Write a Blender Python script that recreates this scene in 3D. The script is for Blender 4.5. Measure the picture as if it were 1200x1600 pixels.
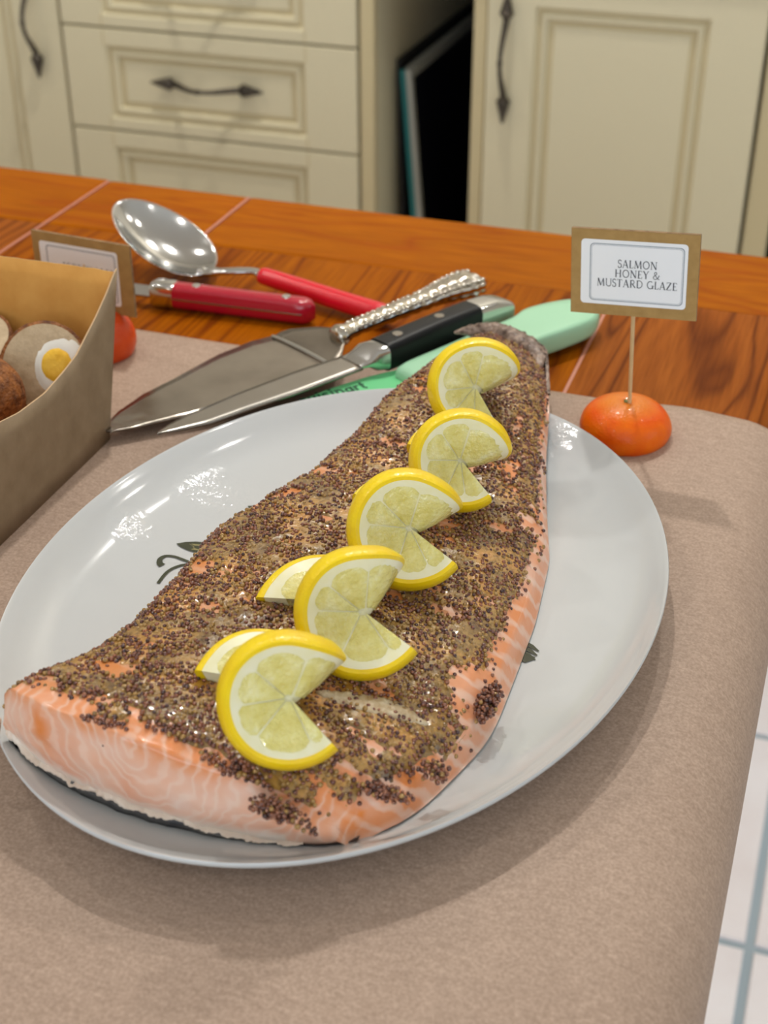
import bpy, bmesh, math, random
import numpy as np
from mathutils import Vector, Matrix, noise

for o in list(bpy.data.objects):
    bpy.data.objects.remove(o)
SC = bpy.context.scene
COL = SC.collection
TZ = 0.76            # height of the table top above the floor
rnd = random.Random(7)
rng = np.random.default_rng(11)

# ------------------------------------------------------------------ camera
cam_data = bpy.data.cameras.new('camera')
cam = bpy.data.objects.new('camera', cam_data)
COL.objects.link(cam)
cam_data.sensor_fit = 'HORIZONTAL'
cam_data.sensor_width = 36.0
cam_data.lens = 36.0 * 2219.0 / 1200.0
cam_data.clip_start = 0.02
RX = Vector((0.946805, 0.321807, -0.000872))      # camera right
RY = Vector((-0.169779, 0.501812, 0.848151))      # camera up
RZ = Vector((0.273378, -0.802886, 0.529754))      # towards the viewer
m = Matrix.Identity(4)
for i in range(3):
    m[i][0] = RX[i]; m[i][1] = RY[i]; m[i][2] = RZ[i]
m[0][3], m[1][3], m[2][3] = 0.0, 0.0, TZ + 0.42
cam.matrix_world = m
cam_data.dof.use_dof = True
cam_data.dof.focus_distance = 0.68
cam_data.dof.aperture_fstop = 14.0
SC.camera = cam

# ------------------------------------------------------------------ world, view, lights
SC.view_settings.view_transform = 'Standard'
SC.view_settings.look = 'None'
SC.view_settings.exposure = 0.0
SC.view_settings.gamma = 1.0
SC.view_settings.use_curve_mapping = False
w = bpy.data.worlds.new('world'); SC.world = w
w.use_nodes = True
bg = w.node_tree.nodes['Background']
bg.inputs[0].default_value = (0.80, 0.90, 1.0, 1)
bg.inputs[1].default_value = 0.36

def area(name, loc, target, size, power, color, size_y=None, shape='DISK'):
    l = bpy.data.lights.new(name, 'AREA')
    l.energy = power; l.color = color; l.shape = shape; l.size = size
    if size_y: l.size_y = size_y
    o = bpy.data.objects.new(name, l); COL.objects.link(o)
    o.location = loc
    d = Vector(target) - Vector(loc)
    o.rotation_euler = d.to_track_quat('-Z', 'Y').to_euler()
    return o

CEIL = 2.45
FY_WALL = -2.6
WARM = (1.0, 0.975, 0.925)
DOWNLIGHTS = [(-0.55, 1.45, 12.6), (-0.18, 2.05, 9.4), (-1.45, 1.05, 3.2), (0.65, 1.25, 1.6),
              (-0.85, -0.75, 2.0), (0.50, -0.80, 2.0), (-1.9, 0.25, 3.0), (1.1, 2.0, 2.0)]
area('window_daylight', (2.28, 0.4, 1.55), (0, 0.6, 0.9), 1.5, 7, (0.72, 0.86, 1.0), 1.2, 'RECTANGLE')
area('rear_fill_light', (0.1, FY_WALL + 0.03, 1.55), (0.1, 0.6, 1.25), 3.0, 38, (0.80, 0.90, 1.0), 1.3, 'RECTANGLE')  # bluish frontal fill added behind the camera to brighten surfaces facing it

# ------------------------------------------------------------------ mesh helpers
class MB:
    def __init__(s): s.v = []; s.f = []
    def add(s, verts, faces):
        b = len(s.v)
        s.v += [tuple(p) for p in verts]
        s.f += [tuple(i + b for i in q) for q in faces]
        return s
    def box(s, x0, x1, y0, y1, z0, z1):
        v = [(x, y, z) for x in (x0, x1) for y in (y0, y1) for z in (z0, z1)]
        return s.add(v, [(0, 1, 3, 2), (4, 6, 7, 5), (0, 4, 5, 1), (2, 3, 7, 6), (0, 2, 6, 4), (1, 5, 7, 3)])
    def grid(s, rows, cu=False, cv=False):
        n, k = len(rows), len(rows[0])
        v = [p for r in rows for p in r]
        f = []
        for i in range(n if cu else n - 1):
            for j in range(k if cv else k - 1):
                a, b = i * k + j, i * k + (j + 1) % k
                c, d = ((i + 1) % n) * k + (j + 1) % k, ((i + 1) % n) * k + j
                f.append((a, b, c, d))
        return s.add(v, f)
    def loft(s, rings, caps=True):
        """rings: closed loops of points"""
        b = len(s.v); k = len(rings[0]); n = len(rings)
        s.grid(rings, cv=True)
        if caps:
            s.f.append(tuple(b + j for j in reversed(range(k))))
            s.f.append(tuple(b + (n - 1) * k + j for j in range(k)))
        return s
    def prism(s, poly, z0, z1, frame=None):
        """poly in 2D -> extruded; frame = (origin, ax, ay, az)"""
        k = len(poly)
        if frame is None:
            lo = [(x, y, z0) for x, y in poly]; hi = [(x, y, z1) for x, y in poly]
        else:
            o, ax, ay, az = [Vector(q) for q in frame]
            lo = [o + ax * x + ay * y + az * z0 for x, y in poly]
            hi = [o + ax * x + ay * y + az * z1 for x, y in poly]
        f = [tuple(reversed(range(k))), tuple(range(k, 2 * k))]
        f += [(i, (i + 1) % k, k + (i + 1) % k, k + i) for i in range(k)]
        return s.add(lo + hi, f)
    def tube(s, pts, radii, n=12, flat=1.0, up=(0, 0, 1), caps=True):
        pts = [Vector(p) for p in pts]; up = Vector(up); rings = []
        for i, p in enumerate(pts):
            t = (pts[min(i + 1, len(pts) - 1)] - pts[max(i - 1, 0)]).normalized()
            side = t.cross(up).normalized(); u2 = side.cross(t).normalized()
            r = radii[i] if hasattr(radii, '__len__') else radii
            rings.append([p + side * (r * math.cos(a)) + u2 * (r * flat * math.sin(a))
                          for a in [2 * math.pi * j / n for j in range(n)]])
        return s.loft(rings, caps)

def origin_of(o):
    p = Vector((0, 0, 0))
    while o is not None:
        p += Vector(o.location); o = o.parent
    return p

def link(o, parent=None):
    COL.objects.link(o)
    if parent is not None: o.parent = parent
    return o

def build(name, mb, mat, parent=None, loc=None, smooth=0, bevel=0.0, seg=2, sub=0, solid=0.0, raw=False):
    """mesh in world coordinates with z measured from the table top (raw: from the floor)"""
    me = bpy.data.meshes.new(name)
    dz = 0.0 if raw else TZ
    pv = [(x, y, z + dz) for x, y, z in mb.v]
    base = origin_of(parent) if parent is not None else Vector((0, 0, 0))
    off = Vector(loc) + Vector((0, 0, dz)) if loc is not None else base.copy()
    if parent is not None and loc is None: off = base
    me.from_pydata([(x - off[0], y - off[1], z - off[2]) for x, y, z in pv], [], mb.f)
    bm = bmesh.new(); bm.from_mesh(me)
    bmesh.ops.recalc_face_normals(bm, faces=bm.faces)
    bm.to_mesh(me); bm.free()
    me.validate()
    for mm in (mat if isinstance(mat, (list, tuple)) else [mat]): me.materials.append(mm)
    o = bpy.data.objects.new(name, me)
    link(o, parent)
    o.location = off - base
    if solid:
        md = o.modifiers.new('solid', 'SOLIDIFY'); md.thickness = solid; md.offset = 0
    if bevel:
        md = o.modifiers.new('bevel', 'BEVEL'); md.width = bevel; md.segments = seg; md.limit_method = 'ANGLE'; md.angle_limit = math.radians(40)
        md.harden_normals = False
    if sub:
        md = o.modifiers.new('sub', 'SUBSURF'); md.levels = sub; md.render_levels = sub
    if smooth:
        for p in me.polygons: p.use_smooth = True
        if smooth != 180:
            try: me.set_sharp_from_angle(angle=math.radians(smooth))
            except Exception: pass
    return o

def tag(o, label=None, cat=None, group=None, kind=None):
    if label: o['label'] = label
    if cat: o['category'] = cat
    if group: o['group'] = group
    if kind: o['kind'] = kind
    return o

def thing(name, loc, label, cat, group=None, raw=False):
    o = bpy.data.objects.new(name, None)
    o.empty_display_size = 0.02
    COL.objects.link(o)
    o.location = (loc[0], loc[1], loc[2] + (0 if raw else TZ))
    return tag(o, label, cat, group)

def copy_tree(o, parent=None):
    c = o.copy(); COL.objects.link(c)
    if parent is not None: c.parent = parent
    for ch in list(o.children): copy_tree(ch, c)
    return c

def interp(x, xs, ys): return float(np.interp(x, xs, ys))
def lerp(a, b, t): return a + (b - a) * t
def sstep(a, b, x):
    t = min(1, max(0, (x - a) / (b - a))); return t * t * (3 - 2 * t)
def fbm(x, y, z=0.0, o=3): return noise.fractal(Vector((x, y, z)), 0.9, 2.0, o)

# ------------------------------------------------------------------ materials
def srgb(r, g, b):
    f = lambda c: (c / 255 / 12.92) if c / 255 <= 0.04045 else ((c / 255 + 0.055) / 1.055) ** 2.4
    return (f(r), f(g), f(b), 1)

class Mat:
    def __init__(s, name, col=(0.8, 0.8, 0.8, 1), rough=0.5, metal=0.0, spec=0.5, coat=0.0):
        s.m = bpy.data.materials.new(name); s.m.use_nodes = True
        s.t = s.m.node_tree; s.b = s.t.nodes['Principled BSDF']
        s.b.inputs['Base Color'].default_value = col
        s.b.inputs['Roughness'].default_value = rough
        s.b.inputs['Metallic'].default_value = metal
        s.b.inputs['Specular IOR Level'].default_value = spec
        s.b.inputs['Coat Weight'].default_value = coat
        s.b.inputs['Coat Roughness'].default_value = 0.08
        s.tc = None
    def n(s, kind, **kw):
        nd = s.t.nodes.new(kind)
        for k, v in kw.items():
            if k in nd.inputs: nd.inputs[k].default_value = v
            else: setattr(nd, k, v)
        return nd
    def l(s, a, ao, b, bi): s.t.links.new(a.outputs[ao], b.inputs[bi])
    def coord(s, scale=(1, 1, 1), rot=(0, 0, 0), loc=(0, 0, 0)):
        if s.tc is None: s.tc = s.n('ShaderNodeTexCoord')
        mp = s.n('ShaderNodeMapping'); mp.inputs['Scale'].default_value = scale
        mp.inputs['Rotation'].default_value = rot; mp.inputs['Location'].default_value = loc
        s.l(s.tc, 'Object', mp, 'Vector'); return mp
    def noise(s, scale, detail=3, mp=None, dist=0.0, rough=0.55):
        nd = s.n('ShaderNodeTexNoise'); nd.inputs['Scale'].default_value = scale
        nd.inputs['Detail'].default_value = detail; nd.inputs['Distortion'].default_value = dist
        nd.inputs['Roughness'].default_value = rough
        s.l(mp or s.coord(), 'Vector', nd, 'Vector'); return nd
    def ramp(s, src, out, stops, interp='LINEAR'):
        r = s.n('ShaderNodeValToRGB'); r.color_ramp.interpolation = interp
        e = r.color_ramp.elements
        while len(e) < len(stops): e.new(0.5)
        for i, (p, c) in enumerate(stops):
            e[i].position = p; e[i].color = c
        s.l(src, out, r, 'Fac'); return r
    def mix(s, fac, a, b, mode='MIX', fo='Color'):
        nd = s.n('ShaderNodeMix', data_type='RGBA', blend_type=mode)
        if isinstance(fac, (int, float)): nd.inputs[0].default_value = fac
        else: s.l(fac, fo, nd, 0)
        for i, q in ((6, a), (7, b)):
            if isinstance(q, tuple): nd.inputs[i].default_value = q
            else: s.t.links.new(q.outputs[2] if q.bl_idname == 'ShaderNodeMix' else q.outputs['Color'], nd.inputs[i])
        return nd
    def color(s, nd):
        s.t.links.new(nd.outputs[2] if nd.bl_idname == 'ShaderNodeMix' else nd.outputs['Color'], s.b.inputs['Base Color']); return s
    def bump(s, nd, out, strength=0.3, dist=0.001):
        b = s.n('ShaderNodeBump'); b.inputs['Strength'].default_value = strength; b.inputs['Distance'].default_value = dist
        s.l(nd, out, b, 'Height'); s.l(b, 'Normal', s.b, 'Normal'); return s
    def rough(s, nd, out, lo, hi):
        r = s.n('ShaderNodeMapRange'); r.inputs['To Min'].default_value = lo; r.inputs['To Max'].default_value = hi
        s.l(nd, out, r, 'Value'); s.l(r, 'Result', s.b, 'Roughness'); return s

def simple(name, col, rough=0.5, metal=0.0, spec=0.5, coat=0.0): return Mat(name, col, rough, metal, spec, coat).m

def var(name, c1, c2, scale, rough=0.5, metal=0.0, bump=0.0, bscale=None, stretch=(1, 1, 1), lo=0.3, hi=0.7, spec=0.5, coat=0.0, bdist=0.001):
    M = Mat(name, c1, rough, metal, spec, coat)
    mp = M.coord(stretch)
    nz = M.noise(scale, 4, mp)
    M.color(M.ramp(nz, 'Fac', [(lo, c1), (hi, c2)]))
    if bump:
        nb = M.noise(bscale or scale * 3, 3, mp); M.bump(nb, 'Fac', bump, bdist)
    return M.m

def wood(name, along, c_dark, c_mid, c_light, seed=0.0, ring=9.0):
    M = Mat(name, c_mid, 0.42, 0, 0.03, 0.0)
    st = (1, 0.13, 1) if along == 'Y' else (0.13, 1, 1)
    mp = M.coord(st, loc=(seed, seed * 0.7, 0))
    big = M.noise(ring, 2, mp, 0.6, 0.4)
    mul = M.n('ShaderNodeMath', operation='MULTIPLY'); mul.inputs[1].default_value = 11.0
    M.l(big, 'Fac', mul, 0)
    frac = M.n('ShaderNodeMath', operation='PINGPONG'); frac.inputs[1].default_value = 0.5
    M.l(mul, 0, frac, 0)
    rings = M.ramp(frac, 0, [(0.0, c_dark), (0.16, c_mid), (0.55, c_light)])
    st2 = (60, 3, 60) if along == 'Y' else (3, 60, 60)
    fine = M.noise(7, 4, M.coord(st2, loc=(seed, 0, 0)))
    fr = M.ramp(fine, 'Fac', [(0.30, (0.62, 0.56, 0.50, 1)), (0.62, (1, 1, 1, 1))])
    c = M.mix(0.75, rings, fr, 'MULTIPLY')
    blot = M.noise(5, 2, M.coord((1, 1, 1), loc=(seed * 2, 1, 0)))
    br = M.ramp(blot, 'Fac', [(0.35, (0.86, 0.84, 0.80, 1)), (0.65, (1.05, 1.04, 1.02, 1))])
    M.color(M.mix(0.7, c, br, 'MULTIPLY'))
    M.bump(fine, 'Fac', 0.12, 0.0006)
    return M.m

W_DK, W_MD, W_LT = srgb(120, 58, 22), srgb(172, 96, 38), srgb(196, 116, 46)
M_WOOD_Y = wood('oak_grain_along_depth', 'Y', srgb(120, 54, 8), srgb(156, 82, 3), srgb(170, 93, 4), 0.0, 15)
M_WOOD_Y2 = wood('oak_grain_right_leaf', 'Y', srgb(110, 54, 16), srgb(152, 82, 26), srgb(166, 93, 32), 0.37, 13)
M_WOOD_X = wood('oak_grain_along_length', 'X', srgb(160, 78, 6), srgb(168, 90, 2), srgb(176, 98, 3), 0.8, 14)
M_WOOD_UNDER = wood('oak_underframe', 'X', W_DK, W_MD, W_LT, 1.7)
M_SEAM_GLINT = simple('leaf_seam_glint', srgb(196, 128, 106), 0.4)  # pale pink stands in for light caught on the seam bevels

def kraft_paper():
    M = Mat('brown_kraft_paper', srgb(178, 140, 112), 0.62, 0, 0.35)
    n1 = M.noise(700, 3); n2 = M.noise(9, 2); n3 = M.noise(120, 3, M.coord((1, 3.0, 1)))
    a = M.ramp(n1, 'Fac', [(0.3, srgb(160, 136, 118)), (0.72, srgb(188, 163, 144))])
    b = M.ramp(n3, 'Fac', [(0.35, (0.93, 0.92, 0.91, 1)), (0.65, (1.04, 1.04, 1.04, 1))])
    c = M.mix(1.0, a, b, 'MULTIPLY')
    d = M.ramp(n2, 'Fac', [(0.3, (0.95, 0.94, 0.94, 1)), (0.7, (1.04, 1.04, 1.05, 1))])
    M.color(M.mix(1.0, c, d, 'MULTIPLY'))
    M.bump(n1, 'Fac', 0.12, 0.0004)
    return M.m
M_PAPER = kraft_paper()
def porcelain():
    """white glaze with a greasy fingermark and a few crumbs of glaze left on it"""
    M = Mat('white_glazed_porcelain', srgb(202, 205, 206), 0.10, 0, 0.55, 0.0)
    co = M.coord()
    bumps = None
    nz = M.noise(170, 3); total = None
    for (px, py, rad) in ((-0.103, 0.068, 0.026), (0.058, 0.180, 0.022), (-0.128, 0.020, 0.016)):
        sub = M.n('ShaderNodeVectorMath', operation='DISTANCE'); sub.inputs[1].default_value = (px, py, 0.012)
        M.l(co, 'Vector', sub, 0)
        mr = M.n('ShaderNodeMapRange'); mr.inputs['From Min'].default_value = rad; mr.inputs['From Max'].default_value = rad * 0.35
        M.l(sub, 'Value', mr, 'Value')
        if total is None: total = (mr, 'Result')
        else:
            ad = M.n('ShaderNodeMath', operation='MAXIMUM'); M.l(total[0], total[1], ad, 0); M.l(mr, 'Result', ad, 1); total = (ad, 0)
    mu = M.n('ShaderNodeMath', operation='MULTIPLY'); M.l(total[0], total[1], mu, 0); M.l(nz, 'Fac', mu, 1)
    M.bump(mu, 0, 0.5, 0.0022)
    return M.m
M_PLATE = porcelain()
M_DECAL_D = simple('dark_olive_print', srgb(62, 66, 48), 0.2)
M_DECAL_L = simple('pale_olive_print', srgb(150, 142, 96), 0.2)
M_CARD = var('kraft_card', srgb(164, 130, 76), srgb(178, 144, 88), 160, 0.8, bump=0.1)
M_CARD_EDGE = var('corrugated_card_edge', srgb(118, 92, 62), srgb(168, 136, 98), 300, 0.85)
M_CARTON_IN = var('carton_inside_kraft', srgb(196, 138, 58), srgb(210, 154, 74), 60, 0.7, bump=0.08)
M_CARTON_OUT = var('carton_outside_kraft', srgb(138, 116, 88), srgb(154, 132, 104), 80, 0.55, bump=0.08)
M_CARTON_EDGE = simple('carton_cut_edge', srgb(205, 172, 132), 0.8)
M_LABEL = simple('white_label_paper', srgb(244, 247, 252), 0.45)
M_INK = simple('grey_print_ink', srgb(74, 78, 86), 0.6)
M_INK_LINE = simple('blue_grey_print_line', srgb(132, 144, 156), 0.6)
M_PICK = var('pale_bamboo', srgb(206, 172, 122), srgb(224, 194, 148), 60, 0.6, stretch=(8, 8, 1))
M_STEEL = Mat('polished_steel', srgb(200, 200, 198), 0.14, 1.0).m
M_STEEL_B = var('brushed_steel', srgb(168, 164, 158), srgb(150, 144, 136), 14, 0.26, 1.0, 0.05, 80)
M_STEEL_SRV = var('smeared_steel', srgb(166, 158, 148), srgb(140, 132, 122), 24, 0.24, 1.0, 0.12, 60)
M_SILVER = Mat('ornate_silver', srgb(198, 192, 180), 0.16, 1.0).m
M_RED = simple('glossy_red_plastic', srgb(222, 14, 40), 0.26, coat=0.3)
M_REDK = simple('crimson_riveted_handle', srgb(176, 10, 42), 0.24, coat=0.3)
M_BLACK = simple('black_handle_plastic', srgb(12, 13, 16), 0.38, 0, 0.25)
M_MINT = simple('mint_plastic', srgb(164, 214, 178), 0.36)
M_GREEN = simple('green_coated_blade', srgb(118, 214, 148), 0.34)
M_GREEN_INK = simple('dark_green_print', srgb(20, 84, 52), 0.5)

def orange_peel(name, a, b, green=True):
    M = Mat(name, a, 0.36, 0, 0.25, 0.08)
    n1 = M.noise(70, 2)
    c = M.ramp(n1, 'Fac', [(0.3, a), (0.7, b)])
    if green:
        sep = M.n('ShaderNodeSeparateXYZ'); M.l(M.coord(), 'Vector', sep, 'Vector')
        g = M.ramp(sep, 'Z', [(0.0212, (0, 0, 0, 1)), (0.0250, (0.55, 0.55, 0.55, 1))])
        c = M.mix(g, c, srgb(188, 150, 40))
    M.color(c)
    vo = M.n('ShaderNodeTexVoronoi'); vo.inputs['Scale'].default_value = 620
    M.l(M.coord(), 'Vector', vo, 'Vector'); M.bump(vo, 'Distance', 0.28, 0.0006)
    return M.m
M_TANG = orange_peel('tangerine_peel', srgb(232, 84, 0), srgb(244, 112, 0))
M_TANG2 = orange_peel('red_orange_peel', srgb(212, 70, 26), srgb(226, 88, 34), False)
M_STEM = simple('green_grey_stem', srgb(110, 112, 60), 0.7)
M_CREAM = Mat('cream_painted_wood', srgb(216, 205, 172), 0.42, 0, 0.4).m
M_CREAM_DK = Mat('darker_cream', srgb(202, 186, 146), 0.5, 0, 0.3).m
M_IRON = var('antique_black_iron', srgb(62, 56, 50), srgb(96, 88, 78), 60, 0.38, 0.8)
M_NICHE = simple('dark_niche_interior', srgb(28, 26, 24), 0.7)
M_NAVY = simple('dark_navy_enamel', srgb(14, 18, 28), 0.35)
M_TEAL = simple('teal_enamel_edge', srgb(24, 112, 112), 0.4)
M_PALE_RIM = simple('pale_grey_rim', srgb(168, 168, 158), 0.4)
M_REDBROWN = simple('dark_red_board', srgb(86, 40, 30), 0.6)
M_WALL = simple('warm_white_wall', srgb(222, 214, 198), 0.8)
M_CEIL = simple('white_ceiling', srgb(236, 234, 228), 0.85)
M_COUNTER = var('pale_stone_worktop', srgb(120, 112, 100), srgb(150, 142, 130), 30, 0.3)
M_TILE = var('pale_pink_floor_tile', srgb(230, 222, 222), srgb(240, 236, 238), 6, 0.3, lo=0.35, hi=0.65)
M_GROUT = simple('blue_grey_grout', srgb(158, 172, 180), 0.8)
M_TRIM = simple('white_trim', srgb(235, 233, 228), 0.4)
def emit(name, col, st):
    M = Mat(name, col, 0.5); M.b.inputs['Emission Color'].default_value = col; M.b.inputs['Emission Strength'].default_value = st
    return M.m
M_LAMP = emit('lit_lamp_disc', (1.0, 0.93, 0.82, 1), 30.0)
M_CHROME = simple('white_lamp_ring', srgb(230, 230, 228), 0.3)

# salmon
def salmon_flesh():
    M = Mat('cooked_salmon_flesh', srgb(232, 168, 138), 0.32, 0, 0.5, 0.25)
    # pale fat lines (curved muscle layers) over a pink-orange body
    mp = M.coord((1, 1, 1), loc=(0.010, -0.0150, -0.0610))
    wob = M.noise(34, 3, mp)
    mixv = M.n('ShaderNodeMix', data_type='VECTOR'); mixv.inputs[0].default_value = 0.030
    M.l(mp, 'Vector', mixv, 4); M.l(wob, 'Color', mixv, 5)
    wv = M.n('ShaderNodeTexWave', wave_type='RINGS', rings_direction='Y', wave_profile='SIN')
    wv.inputs['Scale'].default_value = 58; wv.inputs['Distortion'].default_value = 2.2
    wv.inputs['Detail'].default_value = 2.0; wv.inputs['Detail Scale'].default_value = 1.6
    M.t.links.new(mixv.outputs[1], wv.inputs['Vector'])
    lines = M.ramp(wv, 'Fac', [(0.0, (0, 0, 0, 1)), (0.62, (0.08, 0.08, 0.08, 1)), (0.98, (0.42, 0.42, 0.42, 1))])
    n1 = M.noise(26, 3)
    base = M.ramp(n1, 'Fac', [(0.32, srgb(232, 162, 128)), (0.5, srgb(236, 186, 160)), (0.68, srgb(240, 208, 192))])
    at = M.n('ShaderNodeAttribute', attribute_name='orange')
    mp2 = M.coord((0.25, 1, 0.9))
    wv2 = M.n('ShaderNodeTexWave', wave_type='BANDS', bands_direction='DIAGONAL')
    wv2.inputs['Scale'].default_value = 50; wv2.inputs['Distortion'].default_value = 3.5; wv2.inputs['Detail Scale'].default_value = 2.0
    M.l(mp2, 'Vector', wv2, 'Vector')
    bands = M.ramp(wv2, 'Fac', [(0.55, (0, 0, 0, 1)), (1.0, (0.5, 0.5, 0.5, 1))])
    at3 = M.n('ShaderNodeAttribute', attribute_name='side')
    lines = M.mix(at3, lines, bands, fo='Fac')
    org = M.mix(at, base, srgb(232, 136, 62), fo='Fac')
    c = M.n('ShaderNodeMix', data_type='RGBA')
    M.t.links.new(lines.outputs[2], c.inputs[0]); M.t.links.new(org.outputs[2], c.inputs[6]); c.inputs[7].default_value = srgb(244, 220, 204)
    at4 = M.n('ShaderNodeAttribute', attribute_name='top')
    c = M.mix(at4, c, srgb(212, 138, 76), fo='Fac')
    at2 = M.n('ShaderNodeAttribute', attribute_name='white')
    M.color(M.mix(at2, c, srgb(240, 232, 222), fo='Fac'))
    nb = M.noise(120, 3, M.coord((1, 1, 0.5)))
    M.bump(nb, 'Fac', 0.35, 0.0012)
    M.b.inputs['Subsurface Weight'].default_value = 0.12
    M.b.inputs['Subsurface Radius'].default_value = (0.006, 0.0025, 0.0015)
    M.b.inputs['Subsurface Scale'].default_value = 0.6
    return M.m
M_FLESH = salmon_flesh()
def glaze():
    M = Mat('honey_mustard_glaze', srgb(150, 116, 62), 0.18, 0, 0.6, 0.5)
    n1 = M.noise(55, 4); n2 = M.noise(420, 3); n3 = M.noise(22, 2)
    a = M.ramp(n1, 'Fac', [(0.30, srgb(112, 82, 44)), (0.46, srgb(160, 128, 72)), (0.60, srgb(196, 146, 70)), (0.74, srgb(222, 158, 98))])
    b = M.ramp(n2, 'Fac', [(0.32, (0.52, 0.46, 0.42, 1)), (0.56, (1.05, 1.03, 1.0, 1))])
    c = M.mix(0.9, a, b, 'MULTIPLY')
    d = M.ramp(n3, 'Fac', [(0.35, (0.86, 0.86, 0.90, 1)), (0.65, (1.1, 1.06, 1.0, 1))])
    M.color(M.mix(0.8, c, d, 'MULTIPLY'))
    M.bump(n2, 'Fac', 0.6, 0.0014)
    return M.m
M_GLAZE = glaze()
def seedmat(name, a, b, c):
    M = Mat(name, a, 0.18, 0, 0.6, 0.3)
    n1 = M.noise(420, 1)
    M.color(M.ramp(n1, 'Fac', [(0.34, a), (0.5, b), (0.66, c)]))
    return M.m
M_SEED = seedmat('brown_mustard_seed', srgb(66, 38, 36), srgb(118, 70, 54), srgb(156, 98, 68))
M_SEED2 = seedmat('tan_mustard_seed', srgb(148, 112, 58), srgb(178, 140, 78), srgb(120, 88, 46))
M_SKIN = var('dark_salmon_skin', srgb(58, 60, 66), srgb(120, 118, 116), 60, 0.3, bump=0.3, bscale=300)
M_TAILSKIN = var('silvery_brown_tail_skin', srgb(70, 48, 38), srgb(172, 148, 132), 170, 0.24, bump=0.9, bscale=260, lo=0.36, hi=0.66, bdist=0.002)
M_FAT = var('white_cooked_fat', srgb(240, 230, 216), srgb(226, 204, 186), 90, 0.35, bump=0.5, bscale=200)
M_CURD = var('pale_curd', srgb(214, 198, 168), srgb(176, 146, 104), 220, 0.3, bump=0.8, bscale=420)

# lemon
def rind():
    M = Mat('lemon_zest', srgb(250, 214, 4), 0.34, 0, 0.5, 0.15)
    n1 = M.noise(60, 2)
    M.color(M.ramp(n1, 'Fac', [(0.3, srgb(248, 208, 2)), (0.7, srgb(255, 224, 10))]))
    vo = M.n('ShaderNodeTexVoronoi'); vo.inputs['Scale'].default_value = 560
    M.l(M.coord(), 'Vector', vo, 'Vector'); M.bump(vo, 'Distance', 0.25, 0.0006)
    return M.m
M_RIND = rind()
M_PITH = var('lemon_pith', srgb(248, 244, 214), srgb(242, 236, 190), 120, 0.4)
def pulp():
    M = Mat('lemon_pulp', srgb(222, 208, 122), 0.10, 0, 0.6, 0.5)
    n1 = M.noise(150, 3)
    M.color(M.ramp(n1, 'Fac', [(0.30, srgb(224, 210, 112)), (0.55, srgb(238, 228, 148)), (0.75, srgb(250, 244, 192))]))
    n2 = M.noise(420, 2); M.bump(n2, 'Fac', 0.8, 0.0014)
    M.b.inputs['Subsurface Weight'].default_value = 0.25
    M.b.inputs['Subsurface Radius'].default_value = (0.006, 0.005, 0.002)
    M.b.inputs['Subsurface Scale'].default_value = 0.6
    return M.m
M_PULP = pulp()

# eggs
M_CRUMB = var('fried_brown_crumb', srgb(96, 52, 22), srgb(168, 104, 48), 210, 0.7, bump=1.0, bscale=260, bdist=0.003)
M_MEAT = var('pale_sausage_meat', srgb(184, 160, 126), srgb(206, 184, 150), 170, 0.6, bump=0.5, bscale=340)
M_EGGW = var('boiled_egg_white', srgb(240, 238, 230), srgb(230, 226, 214), 40, 0.28)
M_YOLK = var('boiled_egg_yolk', srgb(240, 186, 40), srgb(250, 204, 70), 160, 0.6, bump=0.4)

# ================================================================== STRUCTURE
FX0, FX1, FY0, FY1 = -2.8, 2.4, -2.6, 2.5
fl = build('floor', MB().box(FX0, FX1, FY0, FY1, -0.06, -0.004), M_GROUT, raw=True)
tag(fl, 'tiled kitchen floor with wide blue-grey grout', kind='structure')
TS = 0.3455
x0g, y0g = 0.0335 - 9 * TS, 1.0945 - 11 * TS
tile_me = None
for i in range(16):
    for j in range(16):
        tx, ty = x0g + i * TS, y0g + j * TS
        if tx < FX0 or tx + TS > FX1 or ty < FY0 or ty + TS > FY1: continue
        if tile_me is None:
            t = build('tile', MB().box(tx + 0.005, tx + TS - 0.005, ty + 0.005, ty + TS - 0.005, -0.004, 0.0), M_TILE, parent=fl,
                      loc=(tx, ty, 0), raw=True)
            bmt = bmesh.new(); bmt.from_mesh(t.data)
            bmesh.ops.bevel(bmt, geom=[e for e in bmt.edges if all(v.co.z > -0.001 for v in e.verts)], offset=0.002, segments=1, affect='EDGES')
            bmt.to_mesh(t.data); bmt.free(); tile_me = t.data
        else:
            t = bpy.data.objects.new('tile', tile_me); COL.objects.link(t); t.parent = fl; t.location = (tx, ty, 0)
WB = 2.47
tag(build('wall_back', MB().box(FX0, FX1, WB, WB + 0.1, 0, CEIL), M_WALL, raw=True), 'plain warm white wall behind the cream cabinets', kind='structure')
tag(build('wall_left', MB().box(FX0 - 0.1, FX0, FY0, WB, 0, CEIL), M_WALL, raw=True), 'plain warm white side wall', kind='structure')
wr = MB()
wy0, wy1, wz0, wz1 = -0.4, 1.2, 0.95, 2.15
wr.box(FX1, FX1 + 0.1, FY0, wy0, 0, CEIL).box(FX1, FX1 + 0.1, wy1, WB, 0, CEIL)
wr.box(FX1, FX1 + 0.1, wy0, wy1, 0, wz0).box(FX1, FX1 + 0.1, wy0, wy1, wz1, CEIL)
tag(build('wall_right', wr, M_WALL, raw=True), 'warm white wall with a window opening', kind='structure')
wq = MB()  # unseen wall; its opening is added to hold the frontal fill light
wq.box(FX0, -1.42, FY0 - 0.1, FY0, 0, CEIL).box(1.62, FX1, FY0 - 0.1, FY0, 0, CEIL).box(-1.42, 1.62, FY0 - 0.1, FY0, 0, 0.88).box(-1.42, 1.62, FY0 - 0.1, FY0, 2.22, CEIL)
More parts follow.
